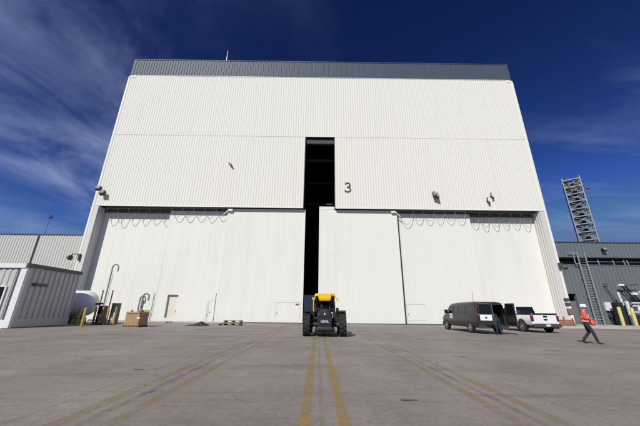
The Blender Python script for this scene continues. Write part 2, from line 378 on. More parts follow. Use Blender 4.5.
# side walls, rear wall, roof
s = MB(); ribbed(s, FY + 0.3, YB, 0, ZT - .45, XL, out=-1, axis='Y', per=0.8); H(s, 'side_wall', 'wall_white')
s = MB(); ribbed(s, FY + 0.3, YB, 0, ZT - .45, XR, out=1, axis='Y', per=0.8); H(s, 'side_wall', 'wall_white')
for sg_, xe in ((1, XL), (-1, XR)):
    ev = MB(); A_ = [rad(15 * k) for k in range(7)]
    vs = [(xe + sg_ * (.45 - .45 * math.sin(a)), y, ZT - .45 + .45 * math.cos(a)) for y in (FY + .26, YB) for a in A_]
    ev.add(vs, [(i, i + 1, i + 8, i + 7) for i in range(6)]); H(ev, 'eaves', 'wall_white', smooth=40)
s = MB(); ribbed(s, XL, XR, 0, ZP - .3, YB, out=1, per=0.8); H(s, 'rear_wall', 'wall_white')
H(MB().box(XL + .35, XR - .35, FY + .4, YB - .1, ZP - .6, ZP - .35), 'roof', 'steel_dark')
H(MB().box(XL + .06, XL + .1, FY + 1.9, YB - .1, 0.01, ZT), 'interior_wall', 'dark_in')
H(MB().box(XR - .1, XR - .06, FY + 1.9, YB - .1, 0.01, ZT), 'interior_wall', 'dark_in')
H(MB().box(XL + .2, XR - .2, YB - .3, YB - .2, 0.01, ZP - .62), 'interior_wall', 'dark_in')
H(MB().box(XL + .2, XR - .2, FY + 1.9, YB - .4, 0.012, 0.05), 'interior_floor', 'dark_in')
# parapet band, set back, with a pale coping
p = MB(); ribbed(p, XL + .2, XR - .2, ZT, ZP, FY + .12, per=0.4, dep=0.06)
ribbed(p, FY + .12, YB, ZT, ZP, XL + .2, out=-1, axis='Y', per=.8); ribbed(p, FY + .12, YB, ZT, ZP, XR - .2, out=1, axis='Y', per=.8)
p.box(XL + .14, XL + .36, FY + .05, FY + .3, ZT, ZP).box(XR - .36, XR - .14, FY + .05, FY + .3, ZT, ZP)
par = H(p, 'parapet', 'parapet_grey')
H(MB().box(XL + .12, XR - .12, FY + .03, FY + .22, ZP, ZP + .10), 'coping', 'parapet_grey')
H(MB().box(XL + .5, XR - .5, FY - .06, FY + .6, ZT + .002, ZT + .05), 'ledge', 'trim_white')
# corner trims with a rounded edge
for x0, x1 in ((XL, XL + .3), (XR - .3, XR)):
    H(MB().box(x0, x1, FY - .06, FY + .4, 0.0, ZT - .452), 'corner_trim', 'trim_white', bevel=0.06)
    sg_ = 1 if x0 < 0 else -1; xe = XL if x0 < 0 else XR
    pts = [(xe + sg_ * 1.1, FY + .1, ZT - .45), (xe + sg_ * 1.1, FY + .1, ZT)] + [(xe + sg_ * (.45 - .45 * math.sin(a)), FY + .1, ZT - .45 + .45 * math.cos(a)) for a in [rad(15 * k) for k in range(7)]]
    H(MB().slab(pts, .30), 'corner_panel', 'wall_white')
# horizontal lap seam and lintel drip edge
H(MB().box(XL + .3, XR - .3, FY - .041, FY - .0, 24.36, 24.38), 'flashing', 'wall_white')
H(MB().box(XL + .3, -2.06, FY - .075, FY + .02, ZL - .1, ZL - .002).box(2.08, XR - .3, FY - .075, FY + .02, ZL - .1, ZL - .002), 'drip_edge', 'trim_white')
# slot reveal, dark lining
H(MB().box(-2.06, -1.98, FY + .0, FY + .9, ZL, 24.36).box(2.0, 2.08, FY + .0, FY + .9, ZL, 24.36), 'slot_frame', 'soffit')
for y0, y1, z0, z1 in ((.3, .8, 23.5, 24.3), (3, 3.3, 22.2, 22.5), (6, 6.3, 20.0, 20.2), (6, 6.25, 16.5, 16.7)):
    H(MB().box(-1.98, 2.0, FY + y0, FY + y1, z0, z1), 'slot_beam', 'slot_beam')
# soffit and jamb piers
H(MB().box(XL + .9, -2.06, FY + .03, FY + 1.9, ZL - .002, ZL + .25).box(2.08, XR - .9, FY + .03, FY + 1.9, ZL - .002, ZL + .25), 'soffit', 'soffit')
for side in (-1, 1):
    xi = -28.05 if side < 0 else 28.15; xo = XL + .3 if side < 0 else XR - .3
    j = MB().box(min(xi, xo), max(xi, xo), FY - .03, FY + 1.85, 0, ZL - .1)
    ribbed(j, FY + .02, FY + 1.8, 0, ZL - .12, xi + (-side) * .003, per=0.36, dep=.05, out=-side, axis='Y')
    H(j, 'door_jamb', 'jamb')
# sliding leaves
def leaf(x0, x1, d, ztop=ZL - .14, doors=()):
    """one sliding door leaf, front face d behind the facade"""
    y = FY + d; mb = MB()
    cuts = sorted(doors); xs = x0
    prof = ((0, 0), (0.955, 0), (0.965, 1), (0.99, 1))
    spans = []
    for (a, c, za, zc, kind) in cuts:
        spans.append((xs, a, 0.06, ztop)); spans.append((a, c, zc, ztop)); spans.append((a, c, 0.06, za)); xs = c
    spans.append((xs, x1, 0.06, ztop))
    for a, c, za, zc in spans:
        if zc - za < .02: continue
        ribbed(mb, a, c, za, zc, y, per=1.24, dep=0.011, out=1, prof=prof)
        mb.box(a, c, y + .05, y + .28, za, zc)
    mb.box(x0, x0 + .2, y - .016, y + .3, 0.06, ztop).box(x1 - .2, x1, y - .016, y + .3, 0.06, ztop)
    mb.box(x0 + .2, x1 - .2, y - .014, y, 0.06, 0.42)
    lf = H(mb, 'door_leaf', 'door_white')
    fl = MB().box(x0 + .2, x1 - .2, y - .006, y + .01, 7.85, 7.88); H2(fl, 'seam', 'door_white', lf)
    for (a, c, za, zc, kind) in cuts:
        if kind == 'recess':
            dm = MB().box(a, c, y + .275, y + .3, za, zc); o = H2(dm, 'personnel_door', 'beige', lf)
            H2(MB().box(c - .18, c - .1, y + .225, y + .275, 1.05, 1.2), 'handle', 'steel_dark', lf)
        else:
            g = .022
            dm = MB().box(a + g, c - g, y + .004, y + .05, za + g, zc - g); o = H2(dm, 'personnel_door', 'door_white', lf)
            o2 = H2(MB().box(a + .1, a + .2, y - .04, y + .004, 1.0, 1.16), 'handle', 'steel', lf)
    return lf
def H2(mb, name, mt, parent, **k):
    mb.v = [(x, y - FY, z) for x, y, z in mb.v]
    return mb.build(name, mt, parent, **k)
lfC = leaf(-11.75, -1.75, .42, doors=[(-4.85, -2.05, .38, 2.25, 'panel')])
lfB = leaf(-19.25, -11.4, .84, doors=[(-17.75, -16.5, .14, 3.0, 'recess'), (-12.75, -11.75, .3, 2.35, 'panel')])
lfA = leaf(-28.04, -18.9, 1.32)
lfD = leaf(0.02, 10.0, .42, doors=[(1.1, 2.0, .3, 2.3, 'panel')])
lfE = leaf(9.75, 19.55, .84, doors=[(10.4, 12.6, .42, 2.22, 'panel')])
lfF = leaf(19.2, 28.14, 1.32)
H2(MB().box(0.03, 1.97, FY + .40, FY + .66, ZL - .13, ZL + .3), 'top_flange', 'door_white', lfD)
# dark strips added above the leaves to deepen the lintel's shade
for a, c, d, hgt in ((-28.04, -19.3, 1.15, .6), (19.6, 28.13, 1.15, .6), (-19.25, -11.8, .68, .4), (10.12, 19.55, .68, .4)):
    H(MB().box(a, c, FY + d, FY + d + .12, ZL - hgt, ZL - .004), 'shade_beam', 'beam')
# black strip painting the shadow cast at the right middle leaf's right edge
H2(MB().box(10.003, 10.10, FY + .43, FY + .64, 0.06, ZL - .2), 'edge_shadow', 'black', lfD)
for x, d, z1, lf in ((-19.3, .70, 3.2, lfB), (-11.86, .30, 3.15, lfC), (-12.9, .72, 2.3, lfB)):
    mb = MB().tube([(x, FY + d, .05), (x, FY + d, z1)], .035 if z1 > 3 else .012, 6).box(x - .02, x + .02, FY + d, FY + d + .09, .8, .86)
    H2(mb, 'pull_bar', 'steel_dark', lf)
H2(MB().box(-2.62, -2.22, FY + .36, FY + .425, 2.0, 2.12), 'placard', 'brass', lfC)
# the numeral
def stroke(mb, pts, wd, y0, y1):
    n = len(pts); A = []; B = []
    for i, (x, z) in enumerate(pts):
        a = Vector(pts[max(0, i - 1)]); b = Vector(pts[min(n - 1, i + 1)]); d = (b - a).normalized(); q = Vector((-d.y, d.x)) * wd / 2
        A.append((x + q.x, z + q.y)); B.append((x - q.x, z - q.y))
    vs = [(x, y, z) for y in (y0, y1) for x, z in A + B]; m2 = 2 * n; fs = []
    for i in range(n - 1):
        for o in (0, m2): fs.append((o + i, o + i + 1, o + n + i + 1, o + n + i))
        fs.append((i, i + 1, m2 + i + 1, m2 + i)); fs.append((n + i, n + i + 1, m2 + n + i + 1, m2 + n + i))
    fs += [(0, n, m2 + n, m2), (n - 1, 2 * n - 1, m2 + 2 * n - 1, m2 + n - 1)]
    mb.add(vs, fs)
nm = MB(); TH = [(.30 * math.cos(rad(a)), .335 + .30 * math.sin(rad(a))) for a in range(165, -91, -12)]
TB = [(-.02 + .38 * math.cos(rad(a)), -.30 + .335 * math.sin(rad(a))) for a in range(90, -166, -12)]
stroke(nm, [(x, z) for x, z in TH], .165, -.075, -.06); stroke(nm, [(-.12, .035)] + TB, .165, -.0755, -.0605)
nm.build('numeral', 'numeral', hang, loc=(3.70, 0, 16.72))

# festoon cables under the lintel
def festoon(name, x0, n, pitch, sag, y, ztop, label, first=None, tail=None):
    pts = []; x = x0
    for i in range(n):
        sg = sag * (first if (first and i == 0) else 1) * random.uniform(.84, 1.08); pw = pitch * (1.35 if (first and i == 0) else 1)
        for k in range(12):
            u = k / 12; c = (2 * u - 1)
            pts.append((x + pw * (0.5 + 0.5 * c * (1 - .12 * (1 - c * c))), y + .03 * math.sin(6 * u + i), ztop - sg * (1 - abs(c) ** 2.3)))
        x += pw
    pts.append((x, y, ztop))
    if tail: pts += [Vector((x, y, ztop)) + Vector(t) for t in tail]
    mb = MB().tube(pts, .026, 6)
    xx = x0
    for i in range(n + 1):
        mb.box(xx - .07, xx + .07, y - .05, y + .05, ztop - .02, ztop + .16)
        xx += pitch * (1.35 if (first and i == 0) else 1)
    mb.bar((x0 - .2, y, ztop + .2), (xx - pitch + .2, y, ztop + .2), .06, .08)
    return tag(mb.build(name, 'cable', smooth=50), label, 'cable', 'festoon cables under the hangar lintel')
festoon('festoon_cable', -27.5, 6, 1.38, 1.68, FY + .80, ZL - .34, 'grey looped cable above the far left door leaf, beside the shaded jamb')
festoon('festoon_cable', -18.9, 5, 1.42, 1.15, FY + .36, ZL - .34, 'grey looped cable above the leaf with the recessed beige door', tail=[(.25, 0, -.1), (.5, 0, .25), (.3, 0, .28), (.6, -.05, .2)])
festoon('festoon_cable', 10.25, 6, 1.36, 1.12, FY + .36, ZL - .34, 'grey looped cable above the leaf right of the painted shadow line', first=1.6)
festoon('festoon_cable', 19.5, 6, 1.36, 1.68, FY + .80, ZL - .34, 'grey looped cable above the far right door leaf, over the van and pickup')
# trolley heads at the ends of the cable runs
def trolley(x, label):
    mb = MB().box(-.3, .25, -.12, .1, -.05, .2).tube([(-.3, 0, .1), (-.6, 0, -.25), (-.9, 0, -.55)], .06, 8).tube([(.1, 0, .1), (.3, 0, .25)], .07, 8)
    o = mb.build('cable_trolley', 'trim_white', bevel=.02); o.location = (x, FY + .22, ZL - .48)
    return tag(o, label, 'cable trolley', 'pale trolley brackets on the festoon tracks')
trolley(-11.3, 'pale trolley bracket at the end of the left cable run'); t2 = trolley(9.5, 'pale trolley bracket at the top of the painted shadow line'); t2.scale = (-1, 1, 1)

# wall fittings
def floodlight(name, loc, label, heads, rz=0.0, group='floodlights on the hangar', s=1.0, wx=1.0, wz=1.0):
    t = empty(name, label, 'floodlight', loc, rz, group)
    MB().box(-.1 * s, .1 * s, -.12 * s, 0.0, -.12 * s, .12 * s).build('bracket', 'steel_dark', t)
    for (dx, dz, tilt) in heads:
        c = Vector((dx, -.38 * s, dz)); mb = MB()
        R = Matrix.Rotation(rad(tilt), 4, 'X')
        def tr(p): return tuple(c + R @ Vector(p) * s)
        q = MB().box(-.3 * wx, .3 * wx, -.22, .16, -.26 * wz, .26 * wz); mb.add([tr(v) for v in q.v], q.f)
        q = MB().bar((0, .1, 0), (0, .42, 0.05), .09); mb.add([tr(v) for v in q.v], q.f)
        h = mb.build('lamp_head', 'black', t, bevel=.03)
        q = MB().box(-.25 * wx, .25 * wx, -.25, -.215, -.21 * wz, .21 * wz); g = MB(); g.add([tr(v) for v in q.v], q.f)
        g.build('lens', 'lamp_glass', h)
    return t
floodlight('floodlight', (-28.1, FY - .06, 15.65), 'pair of dark floodlights at the upper left corner of the hangar wall', [(-.25, .3, -25), (.42, -.3, -25)])
floodlight('floodlight', (14.95, FY - .06, 15.6), 'dark twin floodlight on the white wall right of the large 3', [(-.16, .08, -20), (.2, -.08, -20)], wx=.5, wz=1.5)
def small_spot(x, z, label):
    mb = MB().box(-.14, .14, -.08, 0, -.1, .1).tube([(-.05, -.05, .1), (-.14, -.25, .22), (-.2, -.4, .42)], .07, 8).lathe([(.09, 0), (.15, .2), (.15, .26)], (.08, -.2, -.4), 'Z', 10).tube([(.05, -.05, -.02), (.08, -.2, -.2)], .05, 8)
    o = mb.build('wall_spotlight', 'steel_dark'); o.location = (x, FY - .05, z)
    return tag(o, label, 'spotlight', 'small spotlights high on the hangar wall')
small_spot(21.75, 14.95, 'lower small dark spotlight of the two at right on the white wall')
small_spot(22.35, 15.65, 'upper small dark spotlight of the two at right on the white wall')
o = MB().tube([(-.35, 0, .45), (-.1, -.16, .1), (.1, -.2, -.15), (.35, -.08, -.45)], [.05, .11, .12, .06], 8).box(-.08, .1, -.12, .05, -.1, .12).build('wall_bracket', 'beam', smooth=40)
o.location = (-11.9, FY - .05, 19.75); tag(o, 'small diagonal grey bracket alone high on the left white wall', 'bracket')
def side_arm(loc, sx, label):
    t = empty('floodlight', label, 'floodlight', loc, 0, 'floodlights on the hangar')
    MB().bar((0, 0, .35), (0, 0, -.45), .18).bar((0, 0, .3), (sx * .85, -.1, .3), .1).bar((sx * .85, -.1, .34), (sx * .8, -.1, .0), .08).build('arm', 'steel_dark', t)
    h = MB().lathe([(.1, -.25), (.3, .05), (.33, .22), (.28, .25)], (sx * 1.05, -.15, -.15), 'X', 14).build('lamp_head', 'steel_dark', t, smooth=40)
    return t
side_arm((-28.6, FY - .17, 7.2), -1, 'dark floodlight on an arm reaching left from the hangar edge')
side_arm((28.85, FY - .17, 6.75), 0.35, 'dark lamp fixed low on the right edge of the hangar')
o = MB().tube([(0, 0, 0), (0, 0, 2.3)], [.05, .02], 6).box(-.12, .12, -.12, .12, 0, .12).build('roof_antenna', 'steel'); o.location = (-14.75, FY + .3, ZP + .1); tag(o, 'thin whip antenna standing on the hangar parapet', 'antenna')
# plates on the right pier
def plate(name, x0, x1, z0, z1, mt, label, frame='steel_dark'):
    t = MB().box(x0, x1, FY - .12, FY - .03, z0, z1).build(name, frame)
    MB().box(x0 + .05, x1 - .05, FY - .135, FY - .12, z0 + .05, z1 - .05).build('face', mt, t)
    return tag(t, label, 'wall box')
plate('wall_sign', 28.42, 29.0, 2.72, 3.05, 'steel_dark', 'upper dark plate on the right hangar pier')
plate('wall_sign', 28.45, 29.02, 2.2, 2.55, 'steel_dark', 'lower dark plate on the right hangar pier')
plate('wall_sign', 28.48, 29.0, 1.25, 1.9, 'brass', 'brown and yellow plate at head height on the right hangar pier')
tb = empty('timber_stack', 'small stack of rusty orange timbers at the foot of the right pier', 'timber', (27.0, 33.2, .11))
for k in range(3):
    MB().box(-.9 + .1 * k, .75 - .05 * k, -.35, .3, .22 * k, .22 * k + .18).build('timber', 'wood_orange', tb, bevel=.02)
MB().bar((-.6, -.42, 0), (-.45, -.42, .95), .1).build('stake', 'wood_orange', tb); MB().bar((.5, -.42, 0), (.45, -.42, .8), .1).build('stake', 'wood_orange', tb)

# ------------------------------------------------------------------ left annex, shed, tank
ax = empty('annex_building', 'low white ribbed building behind, joined to the left side of the hangar', 'building', (-55, 45, 0))
def P(mb, name, mt, par, off, **k):
    mb.v = [(x - off[0], y - off[1], z - off[2]) for x, y, z in mb.v]; return mb.build(name, mt, par, **k)
AO = (-55, 45, 0)
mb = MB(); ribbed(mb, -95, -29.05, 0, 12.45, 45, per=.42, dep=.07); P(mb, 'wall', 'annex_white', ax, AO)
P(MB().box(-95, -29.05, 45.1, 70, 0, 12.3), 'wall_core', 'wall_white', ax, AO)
P(MB().box(-95, -29.05, 44.86, 45.06, 12.45, 12.6).box(-95, -29.05, 45.0, 70, 12.3, 12.5), 'roof', 'parapet_grey', ax, AO)
P(MB().tube([(-44.7, 44.84, 12.4), (-44.7, 44.84, 0)], .07, 6), 'downspout_and_shade', 'steel_dark', ax, AO)
o = MB().tube([(0, 0, 0), (0, 0, 3.2)], [.035, .02], 6).box(-.22, .22, -.2, .2, 3.1, 3.4).box(-.12, .12, -.12, .12, 3.4, 3.6).build('roof_antenna', 'steel_dark'); o.location = (-45.0, 46, 12.5)
tag(o, 'thin mast with a dark sensor head on the low annex roof', 'antenna')

SO = (-24.5, 24.1, 0)
sh = empty('equipment_shed', 'flat roofed ribbed metal shed with white trims at the left edge', 'shed', SO)
SX = -21.2; SY0 = 21.25; SY1 = 26.05
mb = MB(); ribbed(mb, -30, SX - .55, 0.55, 4.02, SY0, per=.42, dep=.05); P(mb, 'front_wall', 'shed_wall', sh, SO)
mb = MB(); ribbed(mb, SY0 + .1, SY1, 0.6, 4.1, SX, per=.46, dep=.06, out=1, axis='Y'); P(mb, 'side_wall', 'shed_wall', sh, SO)
P(MB().box(-30, SX - .02, SY0 + .02, SY1, 0.02, 4.05), 'wall_core', 'shed_wall', sh, SO)
P(MB().box(-30.2, SX - .0, SY0 - .16, SY1 + .1, 4.07, 4.40), 'roof', 'shed_trim', sh, SO, bevel=.04)
P(MB().box(SX + .003, SX + .16, SY0 - .17, SY1 + .12, 4.16, 4.44), 'gutter', 'steel_dark', sh, SO)
P(MB().box(SX - .36, SX + .075, SY0 - .09, SY0 + .12, 0.03, 4.065), 'corner_trim', 'shed_trim', sh, SO)
P(MB().box(SX - .56, SX - .364, SY0 - .05, SY0 + .05, 0.2, 4.06), 'downspout_and_shade', 'steel_dark', sh, SO)  # dark strip standing in for the downspout's shadow beside the corner trim
P(MB().box(-30, SX - .37, SY0 - .07, SY0 + .03, 0.0, 0.55), 'base_skirt', 'shed_trim', sh, SO)
P(MB().box(SX - .02, SX + .085, SY0 + .124, SY1, 0.04, 0.60), 'base_skirt', 'shed_wall', sh, SO)
wi = P(MB().box(-23.9, -22.25, SY0 - .09, SY0 - .04, 1.0, 2.75), 'window', 'glass', sh, SO)
P(MB().box(-23.98, -23.9, SY0 - .11, SY0 - .03, .95, 2.8).box(-22.25, -22.15, SY0 - .11, SY0 - .03, .95, 2.8).box(-23.9, -22.25, SY0 - .11, SY0 - .03, 2.75, 2.83).box(-23.9, -22.25, SY0 - .11, SY0 - .03, .93, 1.0).box(-23.1, -23.05, SY0 - .1, SY0 - .03, 1, 2.75), 'frame', 'shed_trim', wi, (0, 0, 0)).location = (0, 0, 0)
wi.children[0].matrix_parent_inverse = Matrix.Translation((-SO[0], -SO[1], 0))
P(MB().box(SX + .06, SX + .12, 21.9, 23.2, 2.9, 3.08).box(SX + .12, SX + .16, 22.0, 22.3, 2.86, 3.12), 'label_plate', 'steel_dark', sh, SO)  # small dark label plate on the side wall, not a lamp

TO = (-25.5, 28.6, 0)
tk = empty('storage_tank', 'white horizontal pressure tank with a domed end beside the shed', 'tank', TO)
prof = [(.01, -6.2), (.6, -6.1), (1.0, -5.8), (1.17, -5.3)] + [(1.17, 3.4)] + [(1.17 * math.cos(a), 3.4 + 1.15 * math.sin(a)) for a in [rad(d) for d in (12, 25, 38, 50, 62, 74, 83)]] + [(.05, 4.56)]
MB().lathe(prof, (0, 0, 1.80), 'X', 40).build('shell', 'tank_white', tk, smooth=35)
for x in (-3.5, 2.6):
    MB().box(x - .2, x + .2, -.95, .95, 0, 1.0).build('saddle', 'steel_dark', tk)
MB().tube([(4.5, 0, 1.76), (5.1, 0, 1.8)], .09, 8).lathe([(.12, 0), (.12, .16)], (5.05, 0, 1.72), 'Z', 10).build('valve', 'steel_dark', tk)
MB().tube([(2.5, -.4, .7), (2.5, -.9, .5), (4.6, -.9, .5), (4.6, -.9, 0.0)], .06, 8).box(1.5, 3.4, -1.0, -.8, .1, .55).build('pipework', 'steel_dark', tk)

def bollard(x, y, h, label, r=.085, mt='yellow', lean=0.0, group='yellow bollards by the shed and tank'):
    o = MB().lathe([(r, 0), (r, h - .05), (r * .8, h - .01), (r * .35, h + .02)], (0, 0, 0), 'Z', 14).build('bollard', mt, smooth=40)
    o.location = (x, y, 0); o.rotation_euler = (0, lean, 0)
    return tag(o, label, 'bollard', group)
bollard(-18.15, 23.8, 1.4, 'dirty yellow bollard standing alone in front of the white tank', .1)
bollard(-20.3, 26.0, 1.35, 'yellow bollard half hidden between the shed corner and tank', .1)
bollard(-20.05, 27.5, 1.45, 'yellow bollard left of the first dark valve rack')
bollard(-19.40, 27.5, 1.5, 'yellow bollard right of the first dark valve rack')
bollard(-18.97, 27.6, 1.3, 'yellow bollard left of the second dark valve rack')
bollard(-18.28, 27.6, 1.5, 'yellow bollard right of the second dark valve rack')
def rack(x, y, top, label, k):
    t = empty('valve_rack', label, 'valve rack', (x, y, 0), 0, 'valve racks beside the tank')
    MB().box(-.3, -.24, -.2, .2, 0, top).box(.24, .3, -.2, .2, 0, top).box(-.24, .24, -.2, .2, .0, .08).build('frame', 'steel_dark', t)
    MB().box(-.29, .29, -.12, .12, top * .55, top).build('cabinet', 'machine_dark', t, bevel=.02)
    mb = MB().tube([(-.2, -.1, .1), (-.2, -.1, .6), (.05, -.15, .75), (.2, -.1, .5), (.2, -.1, .1)], .05, 8).lathe([(.14, -.04), (.14, .04)], (0, -.2, .45), 'Y', 14).tube([(0, -.2, .45), (0, .1, .45)], .04, 6)
    mb.build('pipework', 'steel' if k else 'steel_dark', t)
    MB().tube([(-.1, -.2, .12), (.1, -.24, .3), (-.05, -.26, .5)], .03, 6).build('hose', 'sign_white', t)
    return t
rack(-19.72, 27.9, 1.6, 'dark valve rack nearer the tank, between two yellow bollards', 0)
rack(-18.62, 28.0, 1.85, 'taller dark valve rack nearer the cardboard box', 1)
def coil(x, y, rr_, label, mt, turns=3):
    pts = [(rr_ * (1 + .06 * math.sin(7 * t)) * math.cos(t), rr_ * math.sin(t), .035 + .03 * t / 6.28) for t in [2 * math.pi * turns * i / (24 * turns) for i in range(24 * turns + 1)]]
    o = MB().tube(pts + [(rr_ + .5, -.3, .03), (rr_ + 1.1, .1, .03)], .03, 6).build('hose', mt, smooth=50); o.location = (x, y, 0); return tag(o, label, 'hose')
coil(-19.2, 27.0, .3, 'coiled dark hose on the ground before the valve racks', 'rubber')
o = MB().tube([(0, 0, .25), (0, 0, .0)], .06, 8).tube([(-.9, 0, .3), (1.3, 0, .3)], .05, 8).tube([(1.3, 0, .3), (1.3, 0, 1.1)], .05, 8).lathe([(.16, -.02), (.16, .02)], (1.3, -.1, .8), 'Y', 14).lathe([(.1, -.1), (.1, .1)], (.2, 0, .3), 'X', 12).build('ground_pipe', 'steel_dark', smooth=40)
o.location = (-21.2, 29.6, 0); tag(o, 'dark ground pipe with a valve wheel behind the valve racks', 'pipe')
# vent pipes
def vent(name, x, y, pts, r, label, cat='vent pipe', mt='vent_grey', group=None):
    o = MB().tube(pts, r, 10).build(name, mt, smooth=50); o.location = (x, y, 0); return tag(o, label, cat, group)
hook = lambda z, w, dr: [(0, 0, 0), (0, 0, z - w)] + [(w - w * math.cos(a), 0, z - w + w * math.sin(a)) for a in [rad(d) for d in (30, 60, 90, 120, 150, 180)]] + [(2 * w, 0, z - w - dr)]
vp = vent('gooseneck_vent', -22.95, 32.4, hook(6.05, .33, .45), .075, 'tall grey gooseneck vent pipe behind the valve racks', group='gooseneck vents by the left doors')
MB().tube([(.22, 0, 0), (.22, 0, 5.0)], .03, 6).box(-.06, .28, -.03, .03, 2.0, 2.06).box(-.06, .28, -.03, .03, 4.0, 4.06).build('brace', 'steel', vp)
vp = vent('gooseneck_vent', -17.75, 30.4, hook(2.85, .3, .4), .09, 'short grey gooseneck vent pipe rising behind the cardboard box', group='gooseneck vents by the left doors')
MB().tube([(.16, 0, 0), (.16, 0, 2.2)], .05, 6).box(-.1, .26, -.06, .06, .6, .75).build('brace', 'steel_dark', vp)
vent('standpipe', -23.35, 32.4, [(0, 0, 0), (0, 0, 3.25)], .06, 'dark thin standpipe left of the tall gooseneck vent', mt='steel_dark', group='thin standpipes by the left doors')
vent('standpipe', -22.3, 32.4, [(0, 0, 0), (0, 0, 3.25)], .06, 'dark thin standpipe right of the tall gooseneck vent', mt='steel_dark', group='thin standpipes by the left doors')

# cardboard bin on pallet
cb = empty('cardboard_bin', 'big brown cardboard bin on a pallet near the left doors', 'box', (-14.58, 24.75, 0), rad(-2))
mb = MB(); W, D, Z0, Z1 = .55, .62, .13, 1.14
for x0, x1, y0, y1 in ((-W, W, -D, -D + .03), (-W, W, D - .03, D), (-W, -W + .03, -D + .03, D - .03), (W - .03, W, -D + .03, D - .03)): mb.box(x0, x1, y0, y1, Z0, Z1)
mb.box(-W, W, -D, D, Z0 - .004, Z0 + .03); mb.build('carton', 'cardboard', cb)
MB().slab([(-W, -D, Z1), (W, -D, Z1), (W - .03, -D - .05, Z1 - .1), (-W + .04, -D - .05, Z1 - .08)], .012).slab([(W, -D, Z1), (W, D, Z1), (W + .09, D - .05, Z1 - .12), (W + .08, -D + .05, Z1 - .12)], .012).slab([(-W, D, Z1), (W, D, Z1), (W, D + .1, Z1 + .16), (-W, D + .1, Z1 + .12)], .012).build('flap', 'cardboard', cb)
MB().box(-.12, .1, -D - .006, -D - .002, .62, .74).build('paper_label', 'sign_white', cb).location = (.5, 0, 0)
mb = MB()
for y in (-.6, -.02, .55): mb.box(-.68, .62, y, y + .09, 0, .1)
for k in range(6): mb.box(-.68 + k * .22, -.55 + k * .22, -.68, .7, .1, .125)
mb.build('pallet', 'wood', cb)
mb = MB().lathe([(.05, 0), (.17, .08), (.2, .2), (.12, .3), (.03, .33)], (.15, .1, Z1 - .12), 'Z', 10)
mb.build('bundle', 'wood', cb, smooth=60)
MB().lathe([(.07, 0), (.09, .16), (.05, .2)], (-.34, -.3, Z1 - .05), 'Z', 8).build('roll', 'wood', cb, smooth=60)

# crumpled tarp
mb = MB(); n = 26; mm = 12; vs = []; fs = []
for j in range(mm + 1):
    for i in range(n + 1):
        u = i / n; v = j / mm; e = min(1, 4 * min(u, 1 - u, v, 1 - v))
        hgt = (.1 + .22 * (1 / (1 + math.exp(-14 * (u - .58)))) + .05 * math.sin(9 * u + 4 * v) + random.uniform(-.03, .04)) * e
        vs.append((-0.98 + 1.95 * u + .1 * math.sin(7 * v), -.55 + 1.1 * v + .09 * math.sin(8 * u) + random.uniform(-.03, .03), max(0.005, hgt)))
for j in range(mm):
    for i in range(n): a = j * (n + 1) + i; fs.append((a, a + 1, a + n + 2, a + n + 1))
mb.add(vs, fs); o = mb.build('black_tarp', 'tarp'); o.location = (-10.75, 27.5, 0); tag(o, 'crumpled black tarp lying on the ground before the left doors', 'tarp')

# wooden pallets
def pallet(x, y, z, rz, label):
    t = empty('wooden_pallet', label, 'pallet', (x, y, z), rz, 'wooden pallets before the left doors')
    mb = MB()
    for k in range(7): mb.box(-.75, .75, -.55 + k * .165, -.44 + k * .165, .19, .225)
    mb.build('deck', 'wood', t)
    mb = MB()
    for xx in (-.75, -.05, .65): mb.box(xx, xx + .1, -.55, .55, .05, .19)
    mb.box(-.75, .75, -.55, -.45, 0, .05).box(-.75, .75, .45, .55, 0, .05).box(-.75, .75, -.05, .05, 0, .05)
    mb.build('bearer', 'wood', t); return t
pallet(-7.85, 28.4, 0, rad(-2), 'weathered wooden pallet lying on the ground, under another')
pallet(-7.82, 28.45, .226, rad(3), 'weathered wooden pallet stacked on top of another')
o = MB().box(-.22, .22, -.12, .12, 0, .1).box(-.1, .12, -.1, .1, .1, .15).build('wheel_chock', 'rubber', bevel=.03); o.location = (-8.95, 28.6, 0); tag(o, 'small black chock on the ground left of the pallets', 'chock')

# ------------------------------------------------------------------ wheels
def wheel(par, x, y, r, wd, side, hub='steel', tread=False, n=28, name='wheel'):
    t = empty(name, None, None, (x, y, r), 0, None, par)
    h = wd / 2; ri = r * .6
    mb = MB().lathe([(ri, -h * .7), (r * .8, -h * .95), (r * .94, -h), (r, -h * .7), (r, h * .7), (r * .94, h), (r * .8, h * .95), (ri, h * .7)], (0, 0, 0), 'X', n)
    if tread:
        for k in range(18):
            for sd in (-1, 1):
                a = 2 * math.pi * (k + (.5 if sd > 0 else 0)) / 18; q = MB().box(min(sd * h * .08, sd * h), max(sd * h * .08, sd * h), -.045, .045, r - .03, r + .035)
                mb.add([(vx, vy * math.cos(a) - vz * math.sin(a), vy * math.sin(a) + vz * math.cos(a)) for vx, vy, vz in q.v], q.f)
    mb.build('tyre', 'rubber', t, smooth=30)
    s = side
    MB().lathe([(ri * 1.02, s * h * .1), (ri * 1.02, s * h * .72), (ri * .9, s * h * .8), (ri * .8, s * h * .45), (ri * .45, s * h * .4), (ri * .4, s * h * .75), (ri * .12, s * h * .78)], (0, 0, 0), 'X', 20).build('rim', hub, t, smooth=30)
    return t

